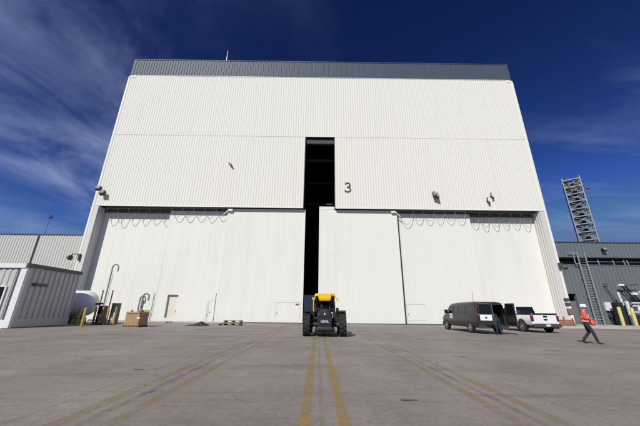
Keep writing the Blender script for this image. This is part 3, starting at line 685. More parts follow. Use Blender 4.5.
# ------------------------------------------------------------------ rough terrain forklift (seen from behind)
fk = empty('forklift', 'yellow roofed rough terrain forklift seen from behind at the door gap', 'forklift', (0.38, 16.95, 0), rad(-1.5))
for x, s_ in ((-1.02, -1), (1.02, 1)):
    wheel(fk, x, .72, .62, .40, s_, 'cat_yellow', True); wheel(fk, x, 3.05, .64, .42, s_, 'cat_yellow', True)
rg = lambda y, w0, w1, z0, z1, zs: [(-w0, y, z0), (w0, y, z0), (w1, y, zs), (w1 * .62, y, z1 - .07), (w1 * .36, y, z1), (-w1 * .36, y, z1), (-w1 * .62, y, z1 - .07), (-w1, y, zs)]
hd = MB().loft([rg(.0, .36, .37, .5, 1.36, 1.1), rg(.06, .40, .42, .46, 1.43, 1.15), rg(.6, .42, .44, .46, 1.47, 1.2), rg(1.15, .44, .46, .46, 1.46, 1.2)]).build('engine_hood', 'machine_dark', fk, bevel=.02)
for gz in (.6, .66, .98, 1.05): MB().box(-.3, .3, -.012, .0, gz, gz + .016).build('grille_bar', 'black', hd)
text('lettering', 'GEHL', .195, 'faded_white', hd, (.0, -.012, .80), (rad(90), 0, 0), .004, .004, .95)
MB().lathe([(.035, 0), (.045, -.04)], (0, .01, 1.2), 'Y', 14).build('work_lamp', 'sign_white', fk)
MB().box(-.55, .58, .06, 1.2, .25, .46).box(-.45, .45, -.06, .1, .33, .5).build('counterweight', 'machine_dark', fk, bevel=.04)
MB().tube([(-.95, .72, .62), (.95, .72, .62)], .13, 10).box(-.3, .3, .45, 1.0, .4, .8).build('axle', 'machine_dark', fk)
MB().tube([(-.95, 3.05, .64), (.95, 3.05, .64)], .13, 10).build('axle', 'machine_dark', fk)
MB().box(-.5, .5, 1.15, 3.6, .4, .85).build('chassis', 'machine_dark', fk, bevel=.03)
for s_ in (-1, 1):
    MB().loft([[(s_ * .82, .72 + .74 * math.cos(a), .62 + .74 * math.sin(a)), (s_ * 1.22, .72 + .74 * math.cos(a), .62 + .74 * math.sin(a)), (s_ * 1.22, .72 + .78 * math.cos(a), .62 + .78 * math.sin(a)), (s_ * .82, .72 + .78 * math.cos(a), .62 + .78 * math.sin(a))] for a in [rad(d) for d in (20, 45, 70, 95, 115)]]).build('mudguard', 'machine_dark', fk)
MB().box(.5, 1.0, 1.0, 2.6, .5, 1.34).build('side_tank', 'machine_dark', fk, bevel=.05)
MB().box(-1.0, -.5, 1.0, 2.3, .5, 1.0).build('step_box', 'machine_dark', fk, bevel=.05)
cab = MB()
for x in (-.56, .56):
    cab.bar((x, 1.1, 1.3), (x * .94, 1.2, 2.2), .1).bar((x, 2.5, .9), (x * .94, 2.3, 2.2), .1).bar((x, 1.75, 1.2), (x * .94, 1.75, 2.2), .07).bar((x, 1.1, 1.34), (x, 2.5, 1.3), .09)
cab.bar((-.56, 1.1, 1.45), (.56, 1.1, 1.45), .1).bar((-.53, 1.2, 2.14), (.53, 1.2, 2.14), .12).bar((-.53, 2.3, 2.14), (.53, 2.3, 2.14), .1)
cab.box(-.54, .54, 1.15, 2.5, .85, .92)
cab.build('cab_frame', 'black', fk)
gl = MB().slab([(-.51, 2.42, 1.3), (.51, 2.42, 1.3), (.49, 2.32, 2.12), (-.49, 2.32, 2.12)], .01).build('windscreen', 'glass', fk)
MB().slab([(.565, 1.15, 1.38), (.565, 2.42, 1.38), (.535, 2.28, 2.12), (.535, 1.24, 2.12)], .01).build('side_window', 'glass', fk)
MB().tube([(-.44, .3, .7), (-.62, .25, .62), (-.66, .5, .48), (-.8, .66, .55)], .022, 6).build('hose', 'rubber', fk)
MB().tube([(.46, .35, .75), (.6, .25, .7), (.66, .5, .5), (.8, .66, .55)], .022, 6).build('hose', 'rubber', fk)
MB().tube([(.3, 1.25, 1.4), (.3, 1.25, 1.75)], .04, 8).tube([(.3, 1.25, 1.75), (.3, 1.14, 1.86)], .035, 8).build('exhaust_pipe', 'steel_dark', fk)
rf = MB().loft([[(-.5, .98, 2.2), (.5, .98, 2.2), (.46, .98, 2.3), (-.46, .98, 2.3)], [(-.66, 1.12, 2.17), (.66, 1.12, 2.17), (.56, 1.12, 2.36), (-.56, 1.12, 2.36)], [(-.68, 1.9, 2.17), (.68, 1.9, 2.17), (.58, 1.9, 2.40), (-.58, 1.9, 2.40)], [(-.6, 2.5, 2.16), (.6, 2.5, 2.16), (.52, 2.5, 2.3), (-.52, 2.5, 2.3)]]).build('cab_roof', 'cat_yellow', fk, bevel=.03)
MB().loft([[(-.33, .9, 1.92), (.33, .9, 1.92), (.3, 1.0, 1.92), (-.3, 1.0, 1.92)], [(-.38, .86, 2.06), (.38, .86, 2.06), (.36, 1.0, 2.06), (-.36, 1.0, 2.06)], [(-.40, .88, 2.34), (.40, .88, 2.34), (.38, 1.15, 2.34), (-.38, 1.15, 2.34)]]).build('rear_visor', 'cat_yellow', fk, bevel=.025)
for x, z in ((-.68, 2.03), (.74, 2.02)):
    MB().slab([(x - .09, .98, z + .1), (x + .09, .98, z + .05), (x + .07, .98, z - .1), (x - .03, .98, z - .08)], .09).bar((x, .98, z), (x * .8, 1.1, 2.14), .04).build('indicator_lamp', 'cat_yellow', fk)
MB().tube([(-.64, 1.0, 1.32), (-.67, 1.0, 1.4), (-.67, 1.0, 1.96), (-.62, 1.05, 2.05)], .03, 8).build('grab_rail', 'cat_yellow', fk)
dr = MB().bar((-1.24, 1.2, 1.28), (-1.24, 1.2, 2.24), .05).bar((-.62, 1.2, 1.28), (-.62, 1.2, 2.24), .05).bar((-1.24, 1.2, 2.24), (-.62, 1.2, 2.24), .05).bar((-1.24, 1.2, 1.3), (-.62, 1.2, 1.3), .06).box(-1.24, -.62, 1.18, 1.22, .95, 1.3).build('door', 'machine_dark', fk)
MB().box(-1.22, -.64, 1.19, 1.205, 1.33, 2.215).build('pane', 'glass_blue', dr)
MB().bar((.74, .95, 1.05), (.74, .95, 1.3), .035).box(.66, .82, .9, .97, 1.26, 1.54).build('mirror', 'black', fk, bevel=.015)
MB().box(-.26, .26, 1.5, 2.0, .92, 1.25).box(-.26, .26, 1.42, 1.54, 1.2, 1.72).build('seat', 'black', fk, bevel=.05)
MB().tube([(.17 * math.cos(a), 2.12 + .06 * math.sin(a), 1.45 + .17 * math.sin(a)) for a in [rad(30 * k) for k in range(13)]], .018, 6).bar((0, 2.12, 1.45), (0, 2.35, 1.0), .04).build('steering_wheel', 'black', fk)
mt_ = MB().box(-.42, -.28, 3.72, 3.9, .25, 2.0).box(.28, .42, 3.72, 3.9, .25, 2.0).box(-.3, .3, 3.75, 3.85, 1.85, 1.98).box(-.3, .3, 3.75, 3.85, .4, .55).build('mast', 'black', fk)
MB().box(-.55, .55, 3.92, 4.0, .2, .65).box(-.4, -.28, 4.0, 5.1, .1, .16).box(.28, .4, 4.0, 5.1, .1, .16).box(-.4, -.28, 4.0, 4.05, .1, .65).box(.28, .4, 4.0, 4.05, .1, .65).build('fork_carriage', 'black', fk)

# ------------------------------------------------------------------ van and pickup
def bring(y, hw, zb, zm, wt, zt):
    half = [(hw * .55, zb), (hw * .93, zb + .03), (hw, zb + .16), (hw * 1.004, (zb + zm) / 2), (hw, zm), (wt + (hw - wt) * .12, zt - .17), (wt - .04, zt - .07), (wt - .16, zt - .01), (wt * .5, zt + .02)]
    return [(x, y, z) for x, z in half] + [(-x, y, z) for x, z in reversed(half)]
van = empty('passenger_van', 'dark grey passenger van with rear doors open, parked at the right doors', 'van', (11.83, 20.66, 0), rad(0.5))
st = [(0.0, .98, .42, 1.24, .85, 2.0), (.12, 1.0, .36, 1.24, .87, 2.06), (1.2, 1.0, .34, 1.24, .88, 2.1), (3.2, 1.0, .34, 1.24, .88, 2.1), (4.1, 1.0, .34, 1.24, .86, 2.05), (4.35, 1.0, .34, 1.24, .85, 1.98)]
bd = MB().loft([bring(*a) for a in st], cap0=False, cap1=False)
def hood(y, hw, zb, zt):
    half = [(hw * .55, zb), (hw * .93, zb + .03), (hw, zb + .16), (hw * 1.004, (zb + zt) / 2 - .05), (hw, zt - .2), (hw - .03, zt - .1), (hw - .1, zt - .04), (hw - .25, zt), (hw * .4, zt + .03)]
    return [(x, y, z) for x, z in half] + [(-x, y, z) for x, z in reversed(half)]
bd.loft([bring(*st[-1]), hood(5.12, .99, .34, 1.30), hood(5.5, .97, .36, 1.22), hood(5.78, .93, .4, 1.08), hood(5.9, .88, .45, .9)], cap0=False)
body = bd.build('body', 'van_paint', van, smooth=38)
MB().box(-.86, .86, .15, 4.3, .5, .56).box(-.8, .8, 2.2, 2.3, .56, 1.5).box(-.75, -.1, 1.0, 1.5, .56, .95).box(-.75, .1, 1.0, 1.12, .95, 1.45).box(-.98, -.84, .02, .14, .6, 1.22).box(.84, .98, .02, .14, .6, 1.22).box(-.84, .84, .02, .14, 1.88, 1.99).build('interior', 'tan', van)
def sidep(y, t, s, off=.008): # t 0 at belt, 1 near roof
    x = 1.0 + (.894 - 1.0) * t; z = 1.24 + (1.92 - 1.24) * t
    return (s * (x + off), y, z)
for s_ in (-1, 1):
    for (a, c, sl) in ((.32, 1.55, 0), (1.62, 2.62, 0), (2.69, 3.42, 0), (3.55, 4.28, .42)):
        t1 = .88
        MB().slab([sidep(a, .06, s_), sidep(c + sl * .9, .06, s_), sidep(c + sl * .05, t1, s_), sidep(a, t1, s_)], .014).build('window', 'glass', van)
    MB().box(*sorted((s_ * 1.0, s_ * 1.022)), .9, 4.9, .62, .68).build('side_moulding', 'black', van)
    ml = MB().box(*sorted((s_ * 1.06, s_ * 1.3)), 4.35, 4.47, 1.27, 1.58).bar((s_ * .98, 4.5, 1.32), (s_ * 1.12, 4.42, 1.36), .07).build('mirror', 'black', van, bevel=.03)
    MB().box(*sorted((s_ * .982, s_ * 1.012)), -.012, .16, 1.22, 1.66).build('tail_light', 'red_lens', van, bevel=.01)
    for y in (1.15, 4.98):
        MB().lathe([(.47, -.02), (.47, .012)], (s_ * .995, y, .40), 'X', 28).build('wheel_arch', 'black', van)
        wheel(van, s_ * .925, y, .37, .25, s_, 'steel')
    MB().box(*sorted((s_ * .6, s_ * .86)), 5.80, 5.9, .78, .98).build('headlight', 'lamp_glass', van)
    MB().box(*sorted((s_ * 1.001, s_ * 1.007)), 3.455, 3.47, .45, 1.9).build('door_seam', 'black', van)
MB().slab([(-.86, 5.08, 1.33), (.86, 5.08, 1.33), (.74, 4.44, 1.93), (-.74, 4.44, 1.93)], .016).build('windscreen', 'glass', van)
MB().box(-.97, .97, -.16, .06, .36, .56).box(-.9, .9, -.19, -.16, .5, .555).build('bumper', 'steel_dark', van, bevel=.03)
MB().box(-.9, .9, 5.84, 6.02, .36, .6).build('bumper', 'steel_dark', van, bevel=.04)
MB().tube([(-.84, .5, 2.05), (-.84, .47, 2.75)], .012, 6).build('antenna', 'black', van)
sg = MB().box(-1.022, -1.008, 3.72, 4.16, .92, 1.28).build('door_sign', 'sign_white', van); MB().box(-1.026, -1.0225, 3.86, 4.02, 1.03, 1.18).build('emblem', 'sign_blue', sg)
def rdoor(hx, s_, ang, name, sign):
    """rear door hinged at hx; closed it spans to the middle"""
    t = empty(name, None, None, (hx, -.01, 0), rad(ang), None, van); W = .93 if sign else .86
    X = lambda a: -s_ * 0 + (a if hx < 0 else -a)
    pan = MB().slab([(X(0), 0, .57), (X(W), 0, .57), (X(W), 0, 1.24), (X(0), 0, 1.24)], .07)
    pan.slab([(X(0), 0, 1.24), (X(.13), 0, 1.24), (X(.2), 0, 1.96), (X(.1), 0, 1.96)], .07).slab([(X(W - .1), 0, 1.24), (X(W), 0, 1.24), (X(W - .01), 0, 1.96), (X(W - .1), 0, 1.96)], .07)
    pan.slab([(X(.18), 0, 1.86), (X(W - .1), 0, 1.86), (X(W - .1), 0, 1.965), (X(.19), 0, 1.965)], .068)
    pan.build('door_panel', 'van_paint', t, bevel=.012)
    MB().slab([(X(.12), -.0, 1.24), (X(W - .09), -.0, 1.24), (X(W - .09), -.0, 1.87), (X(.18), -.0, 1.87)], .02).build('pane', 'glass', t)
    MB().slab([(X(W), -.02, .58), (X(W + .025), -.02, .58), (X(W + .02), -.02, 1.95), (X(W - .01), -.02, 1.95)], .03).build('lit_edge_strip', 'chrome', t)  # bright strip painting the sunlit edge of the open door
    if sign:
        sgn = MB().slab([(X(.14), -.045, .86), (X(.84), -.045, .86), (X(.84), -.045, 1.22), (X(.14), -.045, 1.22)], .012).build('door_sign', 'sign_white', t)
        MB().slab([(X(.42), -.054, .98), (X(.56), -.054, .98), (X(.56), -.054, 1.1), (X(.42), -.054, 1.1)], .006).build('emblem', 'sign_blue', sgn)
    else:
        MB().slab([(X(.16), .05, .75), (X(.78), .05, .75), (X(.78), .05, 1.15), (X(.16), .05, 1.15)], .04).build('trim_panel', 'tan', t)
    return t
rdoor(-.97, -1, -26, 'rear_door', True)
rdoor(.97, 1, 97, 'rear_door', False)

pu = empty('pickup_truck', 'white pickup truck seen from behind, parked right of the van', 'pickup', (16.85, 22.55, 0), rad(-1.5))
def pring(y, hw, zb, zt):
    half = [(hw * .5, zb), (hw * .93, zb + .02), (hw, zb + .14), (hw * 1.01, zt - .35), (hw * .99, zt - .08), (hw * .95, zt), (hw * .5, zt)]
    return [(x, y, z) for x, z in half] + [(-x, y, z) for x, z in reversed(half)]
MB().loft([pring(.02, .98, .55, 1.24), pring(.2, 1.0, .5, 1.26), pring(2.0, 1.0, .48, 1.27), pring(2.2, 1.0, .48, 1.27), pring(4.1, 1.0, .48, 1.25), pring(4.4, .99, .48, 1.24), pring(5.3, .96, .5, 1.16), pring(5.55, .9, .55, 1.0)]).build('body', 'white_paint', pu, smooth=38)
MB().loft([[(-.86, 1.95, 1.26), (.86, 1.95, 1.26), (.7, 2.15, 1.86), (-.7, 2.15, 1.86)], [(-.88, 2.4, 1.26), (.88, 2.4, 1.26), (.74, 2.5, 1.93), (-.74, 2.5, 1.93)], [(-.88, 3.3, 1.26), (.88, 3.3, 1.26), (.74, 3.3, 1.93), (-.74, 3.3, 1.93)], [(-.86, 4.2, 1.24), (.86, 4.2, 1.24), (.7, 3.6, 1.86), (-.7, 3.6, 1.86)]]).build('cab', 'white_paint', pu, bevel=.05)
MB().slab([(-.72, 1.985, 1.34), (.72, 1.985, 1.34), (.66, 2.135, 1.85), (-.66, 2.135, 1.85)], .02).build('rear_window', 'glass', pu)
for s_ in (-1, 1):
    for a, c in ((2.5, 3.1), (3.18, 3.75)):
        MB().slab([(s_ * .872, a, 1.33), (s_ * .872, c, 1.33), (s_ * .765, c - (.25 if c > 3.5 else 0), 1.83), (s_ * .765, a, 1.83)], .016).build('window', 'glass', pu)
    MB().box(*sorted((s_ * .84, s_ * 1.012)), -.02, .12, .80, 1.2).build('tail_light', 'red_lens', pu, bevel=.02)
    for y in (1.2, 4.55):
        MB().lathe([(.5, -.02), (.5, .014)], (s_ * 1.0, y, .45), 'X', 28).build('wheel_arch', 'black', pu)
        wheel(pu, s_ * .92, y, .40, .27, s_, 'steel')
    MB().box(*sorted((s_ * 1.04, s_ * 1.26)), 3.72, 3.82, 1.26, 1.52).bar((s_ * .9, 3.8, 1.3), (s_ * 1.1, 3.77, 1.33), .06).build('mirror', 'black', pu, bevel=.03)
    MB().box(*sorted((s_ * .9, s_ * .995)), .05, 1.95, 1.265, 1.31).build('bed_rail', 'black', pu)
tg = MB().box(-.82, .82, -.035, .03, .62, 1.25).build('tailgate', 'white_paint', pu, bevel=.02)
MB().box(-.86, .86, -.05, .05, 1.255, 1.36).build('top_cap', 'black', tg)
MB().box(-.14, .14, -.05, -.036, 1.06, 1.19).build('handle', 'black', tg, bevel=.01)
MB().slab([(-.13, -.045, .87), (-.05, -.045, .87), (-.045, -.045, .84), (.045, -.045, .84), (.05, -.045, .87), (.13, -.045, .87), (.15, -.045, .95), (.05, -.045, .95), (.045, -.045, .98), (-.045, -.045, .98), (-.05, -.045, .95), (-.15, -.045, .95)], .012).build('emblem', 'black', tg)
MB().box(-.9, .9, .03, 1.9, 1.262, 1.30).box(-.96, -.15, 1.2, 1.7, 1.305, 1.55).build('tonneau_cover', 'black', pu, bevel=.02)
MB().box(-.98, .98, -.2, -.03, .38, .62).build('bumper', 'steel_dark', pu, bevel=.04)
MB().box(-.16, .16, -.212, -.2, .46, .58).build('licence_plate', 'sign_white', pu)
MB().box(-.9, .9, -.02, 5.3, .3, .5).build('chassis', 'black', pu)

# ------------------------------------------------------------------ people
def skin(parts, name, levels=2):
    """parts: list of (verts, edges, radii); returns one mesh with every chain skinned and merged"""
    bm = bmesh.new()
    for verts, edges, radii in parts:
        me = bpy.data.meshes.new('tmp'); me.from_pydata(verts, edges, [])
        o = bpy.data.objects.new('tmp', me); COL.objects.link(o)
        o.modifiers.new('s', 'SKIN')
        sd = me.skin_vertices[0].data
        for i, r in enumerate(radii):
            sd[i].radius = r if isinstance(r, tuple) else (r, r)
            sd[i].use_root = (i == 0)
        ss = o.modifiers.new('ss', 'SUBSURF'); ss.levels = levels; ss.render_levels = levels
        bpy.context.view_layer.update()
        ev = o.evaluated_get(bpy.context.evaluated_depsgraph_get())
        m2 = bpy.data.meshes.new_from_object(ev); bm.from_mesh(m2)
        bpy.data.objects.remove(o); bpy.data.meshes.remove(me); bpy.data.meshes.remove(m2)
    me = bpy.data.meshes.new(name); bm.to_mesh(me); bm.free(); me.shade_smooth(); return me
def link(me, name, mt, par=None):
    me.materials.append(M[mt]); o = bpy.data.objects.new(name, me); COL.objects.link(o)
    if par: o.parent = par
    return o
def hand(wr, d, up, side):
    """palm plus five finger chains; d = pointing direction, up = back of hand normal, side = thumb side"""
    wr, d, up, side = Vector(wr), Vector(d).normalized(), Vector(up).normalized(), Vector(side).normalized()
    out = [([wr, wr + d * .045, wr + d * .085], [(0, 1), (1, 2)], [(.026, .02), (.038, .02), (.036, .017)])]
    for k, ln in enumerate((.062, .072, .067, .052)):
        b = wr + d * .08 + side * (.03 - .02 * k)
        p1 = b + d * ln * .45 - up * .006; p2 = p1 + d * ln * .3 - up * .022; p3 = p2 + d * ln * .1 - up * .024
        out.append(([b, p1, p2, p3], [(0, 1), (1, 2), (2, 3)], [.0095, .009, .0085, .007]))
    b = wr + d * .03 + side * .03
    out.append(([b, b + side * .025 + d * .02 - up * .008, b + side * .035 + d * .05 - up * .02], [(0, 1), (1, 2)], [.012, .011, .009]))
    return out
def person(J, label, loc, rz, colors, hat):
    """J: joint dictionary in local coordinates facing +Y"""
    V = [J['pelvis'], J['belly'], J['chest'], J['neck0'], J['neck1'], J['jaw'], J['head'], J['crown']]
    E = [(i, i + 1) for i in range(7)]; R = [(.125, .095), (.115, .088), (.14, .095), (.066, .06), (.055, .055), (.068, .075), (.078, .098), (.06, .075)]
    def chain(start, names, rs):
        i = start
        for n, r in zip(names, rs):
            V.append(J[n]); R.append(r); E.append((i, len(V) - 1)); i = len(V) - 1
    for s in 'lr':
        chain(2, ['sh_' + s, 'el_' + s, 'wr_' + s], [.05, .04, .028])
        chain(0, ['hip_' + s, 'kn_' + s, 'an_' + s], [.074, .055, .04])
    parts = [([Vector(v) for v in V], E, R)]
    for s, sd in (('l', -1), ('r', 1)):
        d = Vector(J['hd_' + s]); parts += hand(J['wr_' + s], d, J.get('up_' + s, (0, 0, 1)), J.get('th_' + s, (-sd, 0, 0)))
    # nose, ears
    h = Vector(J['head']); f = Vector(J.get('face', (0, 1, 0))).normalized(); rt = f.cross(Vector((0, 0, 1))).normalized()
    parts.append(([h + f * .085 + Vector((0, 0, .005)), h + f * .112 + Vector((0, 0, -.025))], [(0, 1)], [.01, .015]))
    for q in (-1, 1): parts.append(([h + rt * q * .075 + Vector((0, 0, -.025)), h + rt * q * .082 + Vector((0, 0, .02))], [(0, 1)], [.012, .016]))
    b = link(skin(parts, 'person'), 'person', 'skin'); b.location = loc; b.rotation_euler = (0, 0, rz); tag(b, label, 'person')
    for q in (-1, 1):
        c = h + f * .083 + rt * q * .034 + Vector((0, 0, .012)); link_sphere(c, .011, 'eye', 'black', b)
    c = h + f * .088 + Vector((0, 0, -.06)); MB().box(c.x - .022, c.x + .022, c.y - .01, c.y + .004, c.z - .004, c.z + .004).build('mouth', 'vest', b)
    # clothing: trousers, top, boots
    tv = [Vector(J['belly']) - Vector((0, 0, .03)), Vector(J['pelvis'])]; te = [(0, 1)]; tr_ = [(.15, .12), (.178, .145)]
    def tch(start, pts, rs):
        i = start
        for p_, r in zip(pts, rs): tv.append(Vector(p_)); tr_.append(r); te.append((i, len(tv) - 1)); i = len(tv) - 1
    for s in 'lr':
        an = Vector(J['an_' + s]); kn = Vector(J['kn_' + s]); hp = Vector(J['hip_' + s])
        tch(1, [hp, hp.lerp(kn, .5), kn, kn.lerp(an, .5), an - (an - kn).normalized() * .0], [.112, .092, .075, .066, .068])
    link(skin([(tv, te, tr_)], 'trousers'), 'trousers', colors[1], b)
    sv = [Vector(J['pelvis']) - Vector((0, 0, .05)), Vector(J['belly']), Vector(J['chest']), Vector(J['neck0'])]; se = [(0, 1), (1, 2), (2, 3)]; sr = [(.2, .16), (.18, .142), (.2, .15), (.09, .085)]
    for s in 'lr':
        i = 2
        for p_, r in zip([J['sh_' + s], Vector(J['sh_' + s]).lerp(Vector(J['el_' + s]), .55), J['el_' + s]] + ([Vector(J['el_' + s]).lerp(Vector(J['wr_' + s]), .92)] if colors[3] else []), [.09, .074, .064, .05]):
            sv.append(Vector(p_)); sr.append(r); se.append((i, len(sv) - 1)); i = len(sv) - 1
    link(skin([(sv, se, sr)], 'jacket'), 'jacket', colors[0], b)
    for s in 'lr':
        an = Vector(J['an_' + s]); fd = Vector(J['ft_' + s])
        link(skin([([an + Vector((0, 0, .05)), an - Vector((0, 0, .03)), an + fd * .5 + Vector((0, 0, -.045)) * 1.0, an + fd], [(0, 1), (1, 2), (2, 3)], [.058, .056, (.05, .042), (.045, .034)])], 'boot'), 'boot', colors[2], b)
    if hat:
        hc = h + Vector((0, 0, .045))
        hm = MB().lathe([(.13, -.005), (.128, .03), (.115, .075), (.085, .11), (.04, .128), (.005, .132)], hc, 'Z', 20)
        hm.lathe([(.148, -.012), (.15, 0.0), (.125, .008)], hc + f * .015, 'Z', 20).box(hc.x - .012, hc.x + .012, hc.y - .1, hc.y + .1, hc.z + .06, hc.z + .128)
        hm.build('hard_hat', 'hat', b, smooth=50)
    else:
        hm = MB(); 
        hm.lathe([(.1, -.02), (.108, .02), (.1, .06), (.07, .095), (.02, .11)], h + Vector((0, 0, .02)) - f * .018, 'Z', 18); hm.build('hair', 'hair', b, smooth=60)
    return b
def link_sphere(c, r, name, mt, par):
    return MB().lathe([(r * math.sin(a), -r * math.cos(a)) for a in [rad(d) for d in (10, 45, 90, 135, 170)]], c, 'Z', 8).build(name, mt, par, smooth=60)
J = dict(pelvis=(0, 0, .93), belly=(0, -.01, 1.08), chest=(0, .01, 1.29), neck0=(0, .03, 1.45), neck1=(0, .045, 1.51), jaw=(0, .07, 1.56), head=(0, .075, 1.635), crown=(0, .065, 1.71),
         sh_l=(-.195, .015, 1.39), el_l=(-.235, -.02, 1.12), wr_l=(-.12, .2, 1.09), hd_l=(.5, .8, .05), th_l=(.2, -.1, 1),
         sh_r=(.195, .015, 1.39), el_r=(.235, -.0, 1.12), wr_r=(.13, .22, 1.13), hd_r=(-.5, .8, .1), th_r=(-.2, -.1, 1), up_l=(-.8, .5, .1), up_r=(.8, .5, .1),
         hip_l=(-.085, 0, .89), kn_l=(-.09, .04, .50), an_l=(-.085, -.24, .15), ft_l=(-.01, .17, -.115),
         hip_r=(.085, .0, .89), kn_r=(.09, .17, .50), an_r=(.085, .26, .10), ft_r=(.02, .19, -.05))
wk = person(J, 'walking person in white hard hat, orange red vest and dark jeans', (13.12, 14.95, 0), rad(-124), ('vest', 'jeans', 'boot', True), True)
mb = MB()
for z in (1.02, 1.2):
    mb.lathe([(.222, -.022), (.224, .022)], (0, .0, z), 'Z', 24)
mb.v = [(x, y * .74, z) for x, y, z in mb.v]
mb.build('reflective_band', 'reflect', wk, smooth=50)
MB().box(-.04, .12, .15, .168, 1.2, 1.34).build('badge', 'sign_white', wk)
# the bag in the walker's hands
bg = MB().loft([[(-.2, .19, .84), (.2, .19, .84), (.19, .3, .83), (-.2, .3, .84)], [(-.23, .17, .9), (.23, .17, .9), (.22, .35, .89), (-.23, .34, .9)], [(-.22, .17, 1.02), (.22, .17, 1.02), (.21, .33, 1.01), (-.21, .33, 1.02)], [(-.16, .2, 1.08), (.16, .2, 1.09), (.16, .29, 1.09), (-.16, .29, 1.08)]]).build('folded_bag', 'vest', bevel=.04)
bg.location = wk.location; bg.rotation_euler = wk.rotation_euler; tag(bg, 'folded orange red bag held at the waist by the walking person', 'bag')
J2 = dict(pelvis=(0, -.02, .93), belly=(0, .1, 1.06), chest=(0, .28, 1.2), neck0=(0, .40, 1.3), neck1=(0, .45, 1.33), jaw=(0, .5, 1.34), head=(0, .55, 1.4), crown=(0, .6, 1.46),
          sh_l=(-.18, .36, 1.25), el_l=(-.22, .52, 1.02), wr_l=(-.17, .72, .95), hd_l=(.1, .9, -.1), sh_r=(.18, .36, 1.25), el_r=(.22, .53, 1.03), wr_r=(.15, .74, .96), hd_r=(-.1, .9, -.1),
          hip_l=(-.1, -.02, .89), kn_l=(-.11, .02, .5), an_l=(-.11, -.03, .11), ft_l=(-.02, .18, -.06), hip_r=(.1, -.02, .89), kn_r=(.12, .03, .5), an_r=(.13, -.06, .11), ft_r=(.03, .18, -.06))
person(J2, 'person in dark clothes leaning into the open rear of the van', (11.88, 20.22, 0), rad(2), ('navy', 'jeans', 'boot', True), False)

# ------------------------------------------------------------------ right grey building and its equipment
RO = (45, 38, 0)
rb = empty('grey_building', 'grey metal building with a dark window band right of the hangar', 'building', RO)
def Q(mb, name, mt, par=None, **k): return P(mb, name, mt, par or rb, RO, **k)
X0, X1 = 29.3, 95
mb = MB()
ribbed(mb, X0, 30.9, 0, 7.42, 38, per=.5, dep=.03); ribbed(mb, 33.15, X1, 0, 7.42, 38, per=.5, dep=.03); ribbed(mb, 30.9, 33.15, 3.75, 7.42, 38, per=.5, dep=.03)
Q(mb, 'wall', 'grey_bldg')
Q(MB().box(X0, 30.9, 38.06, 38.4, 0, 7.4).box(33.15, X1, 38.06, 38.4, 0, 7.4).box(30.9, 33.15, 38.06, 38.4, 3.75, 7.4).box(X0, X1, 38.4, 60, 3.9, 7.4), 'wall_core', 'grey_bldg')
mb = MB(); ribbed(mb, X0, X1, 8.5, 10.5, 37.9, per=.5, dep=.025); mb.box(X0, X1, 37.92, 38.3, 8.5, 10.5); Q(mb, 'fascia', 'grey_light')
Q(MB().box(X0, X1, 37.8, 60, 10.5, 10.62), 'roof', 'parapet_grey')
Q(MB().box(X0, X1, 39.6, 39.7, 7.42, 8.5), 'louvre_band', 'glass')
Q(MB().box(X0, X1, 38.3, 60, 8.5, 8.54), 'band_ceiling', 'soffit')
Q(MB().box(X0, X1, 37.93, 38.2, 7.42, 7.54), 'band_sill', 'grey_light')
for x in (37.35, 39.35, 40.8, 41.25):
    Q(MB().bar((x, 38.05, 7.54), (x - .08, 38.05, 8.2), .09), 'band_post', 'steel')
Q(MB().tube([(35.8, 38.02, 7.95), (60, 38.02, 7.95)], .03, 6), 'band_rail', 'steel')
Q(MB().box(30.7, 33.3, 42.0, 42.1, 0, 3.8).box(30.7, 30.75, 38.4, 42, 0, 3.8).box(33.28, 33.33, 38.4, 42, 0, 3.8).box(30.7, 33.3, 38.4, 42, 3.78, 3.85), 'doorway_lining', 'dark_in')
Q(MB().box(33.0, 33.15, 37.9, 38.3, 0, 3.9).box(30.75, 33.0, 37.9, 38.3, 3.75, 3.9), 'door_frame', 'grey_light')
Q(MB().box(32.1, 33.0, 38.2, 38.28, .1, 2.9), 'side_door', 'grey_bldg')
# access ladder
ld = empty('access_ladder', 'tall galvanised ladder fixed to the grey building wall', 'ladder', (34.8, 37.55, .1))
for x in (-.5, .5): MB().box(x - .06, x + .06, -.05, .05, 0, 9.0).build('rail', 'steel', ld)
for k in range(27): MB().tube([(-.45, 0, .3 + .32 * k), (.45, 0, .3 + .32 * k)], .025, 6).build('rung', 'steel', ld)
for z in (.6, 3.2, 5.6, 7.2): MB().box(-.56, -.44, .05, .42, z, z + .07).build('wall_bracket', 'steel', ld); MB().box(.44, .56, .05, .42, z, z + .07).build('wall_bracket', 'steel', ld)
MB().bar((-1.05, 0, 7.5), (-1.05, 0, 8.9), .09).bar((-1.7, 0, 8.95), (-.5, 0, 8.95), .07).bar((-1.05, .0, 7.5), (-.5, 0, 7.5), .08).build('landing_rail', 'steel', ld)
floodlight('wall_floodlight', (38.1, 37.85, 9.5), 'dark floodlight on the fascia of the grey building', [(0, 0, -30)], group=None, s=.8)
def wbox(name, x0, x1, z0, z1, dep, mt, label, cat):
    o = MB().box(x0, x1, 37.95 - dep, 37.95, z0, z1).build(name, mt, bevel=.02); return tag(o, label, cat)
o = wbox('wall_panel', 36.25, 37.15, 1.75, 2.75, .25, 'shed_trim', 'white electrical panel on the grey wall beside the ladder', 'panel')
MB().box(36.3, 37.1, 37.69, 37.7, 1.8, 2.7).build('panel_door', 'shed_trim', o)
o = MB().tube([(36.5, 37.7, .1), (36.5, 37.7, 1.7), (36.95, 37.7, 1.3), (36.95, 37.7, .1)], .05, 8).box(36.35, 37.1, 37.55, 37.85, 1.0, 1.4).build('conduit', 'steel_dark'); tag(o, 'dark conduit and junction box below the white electrical panel', 'conduit')
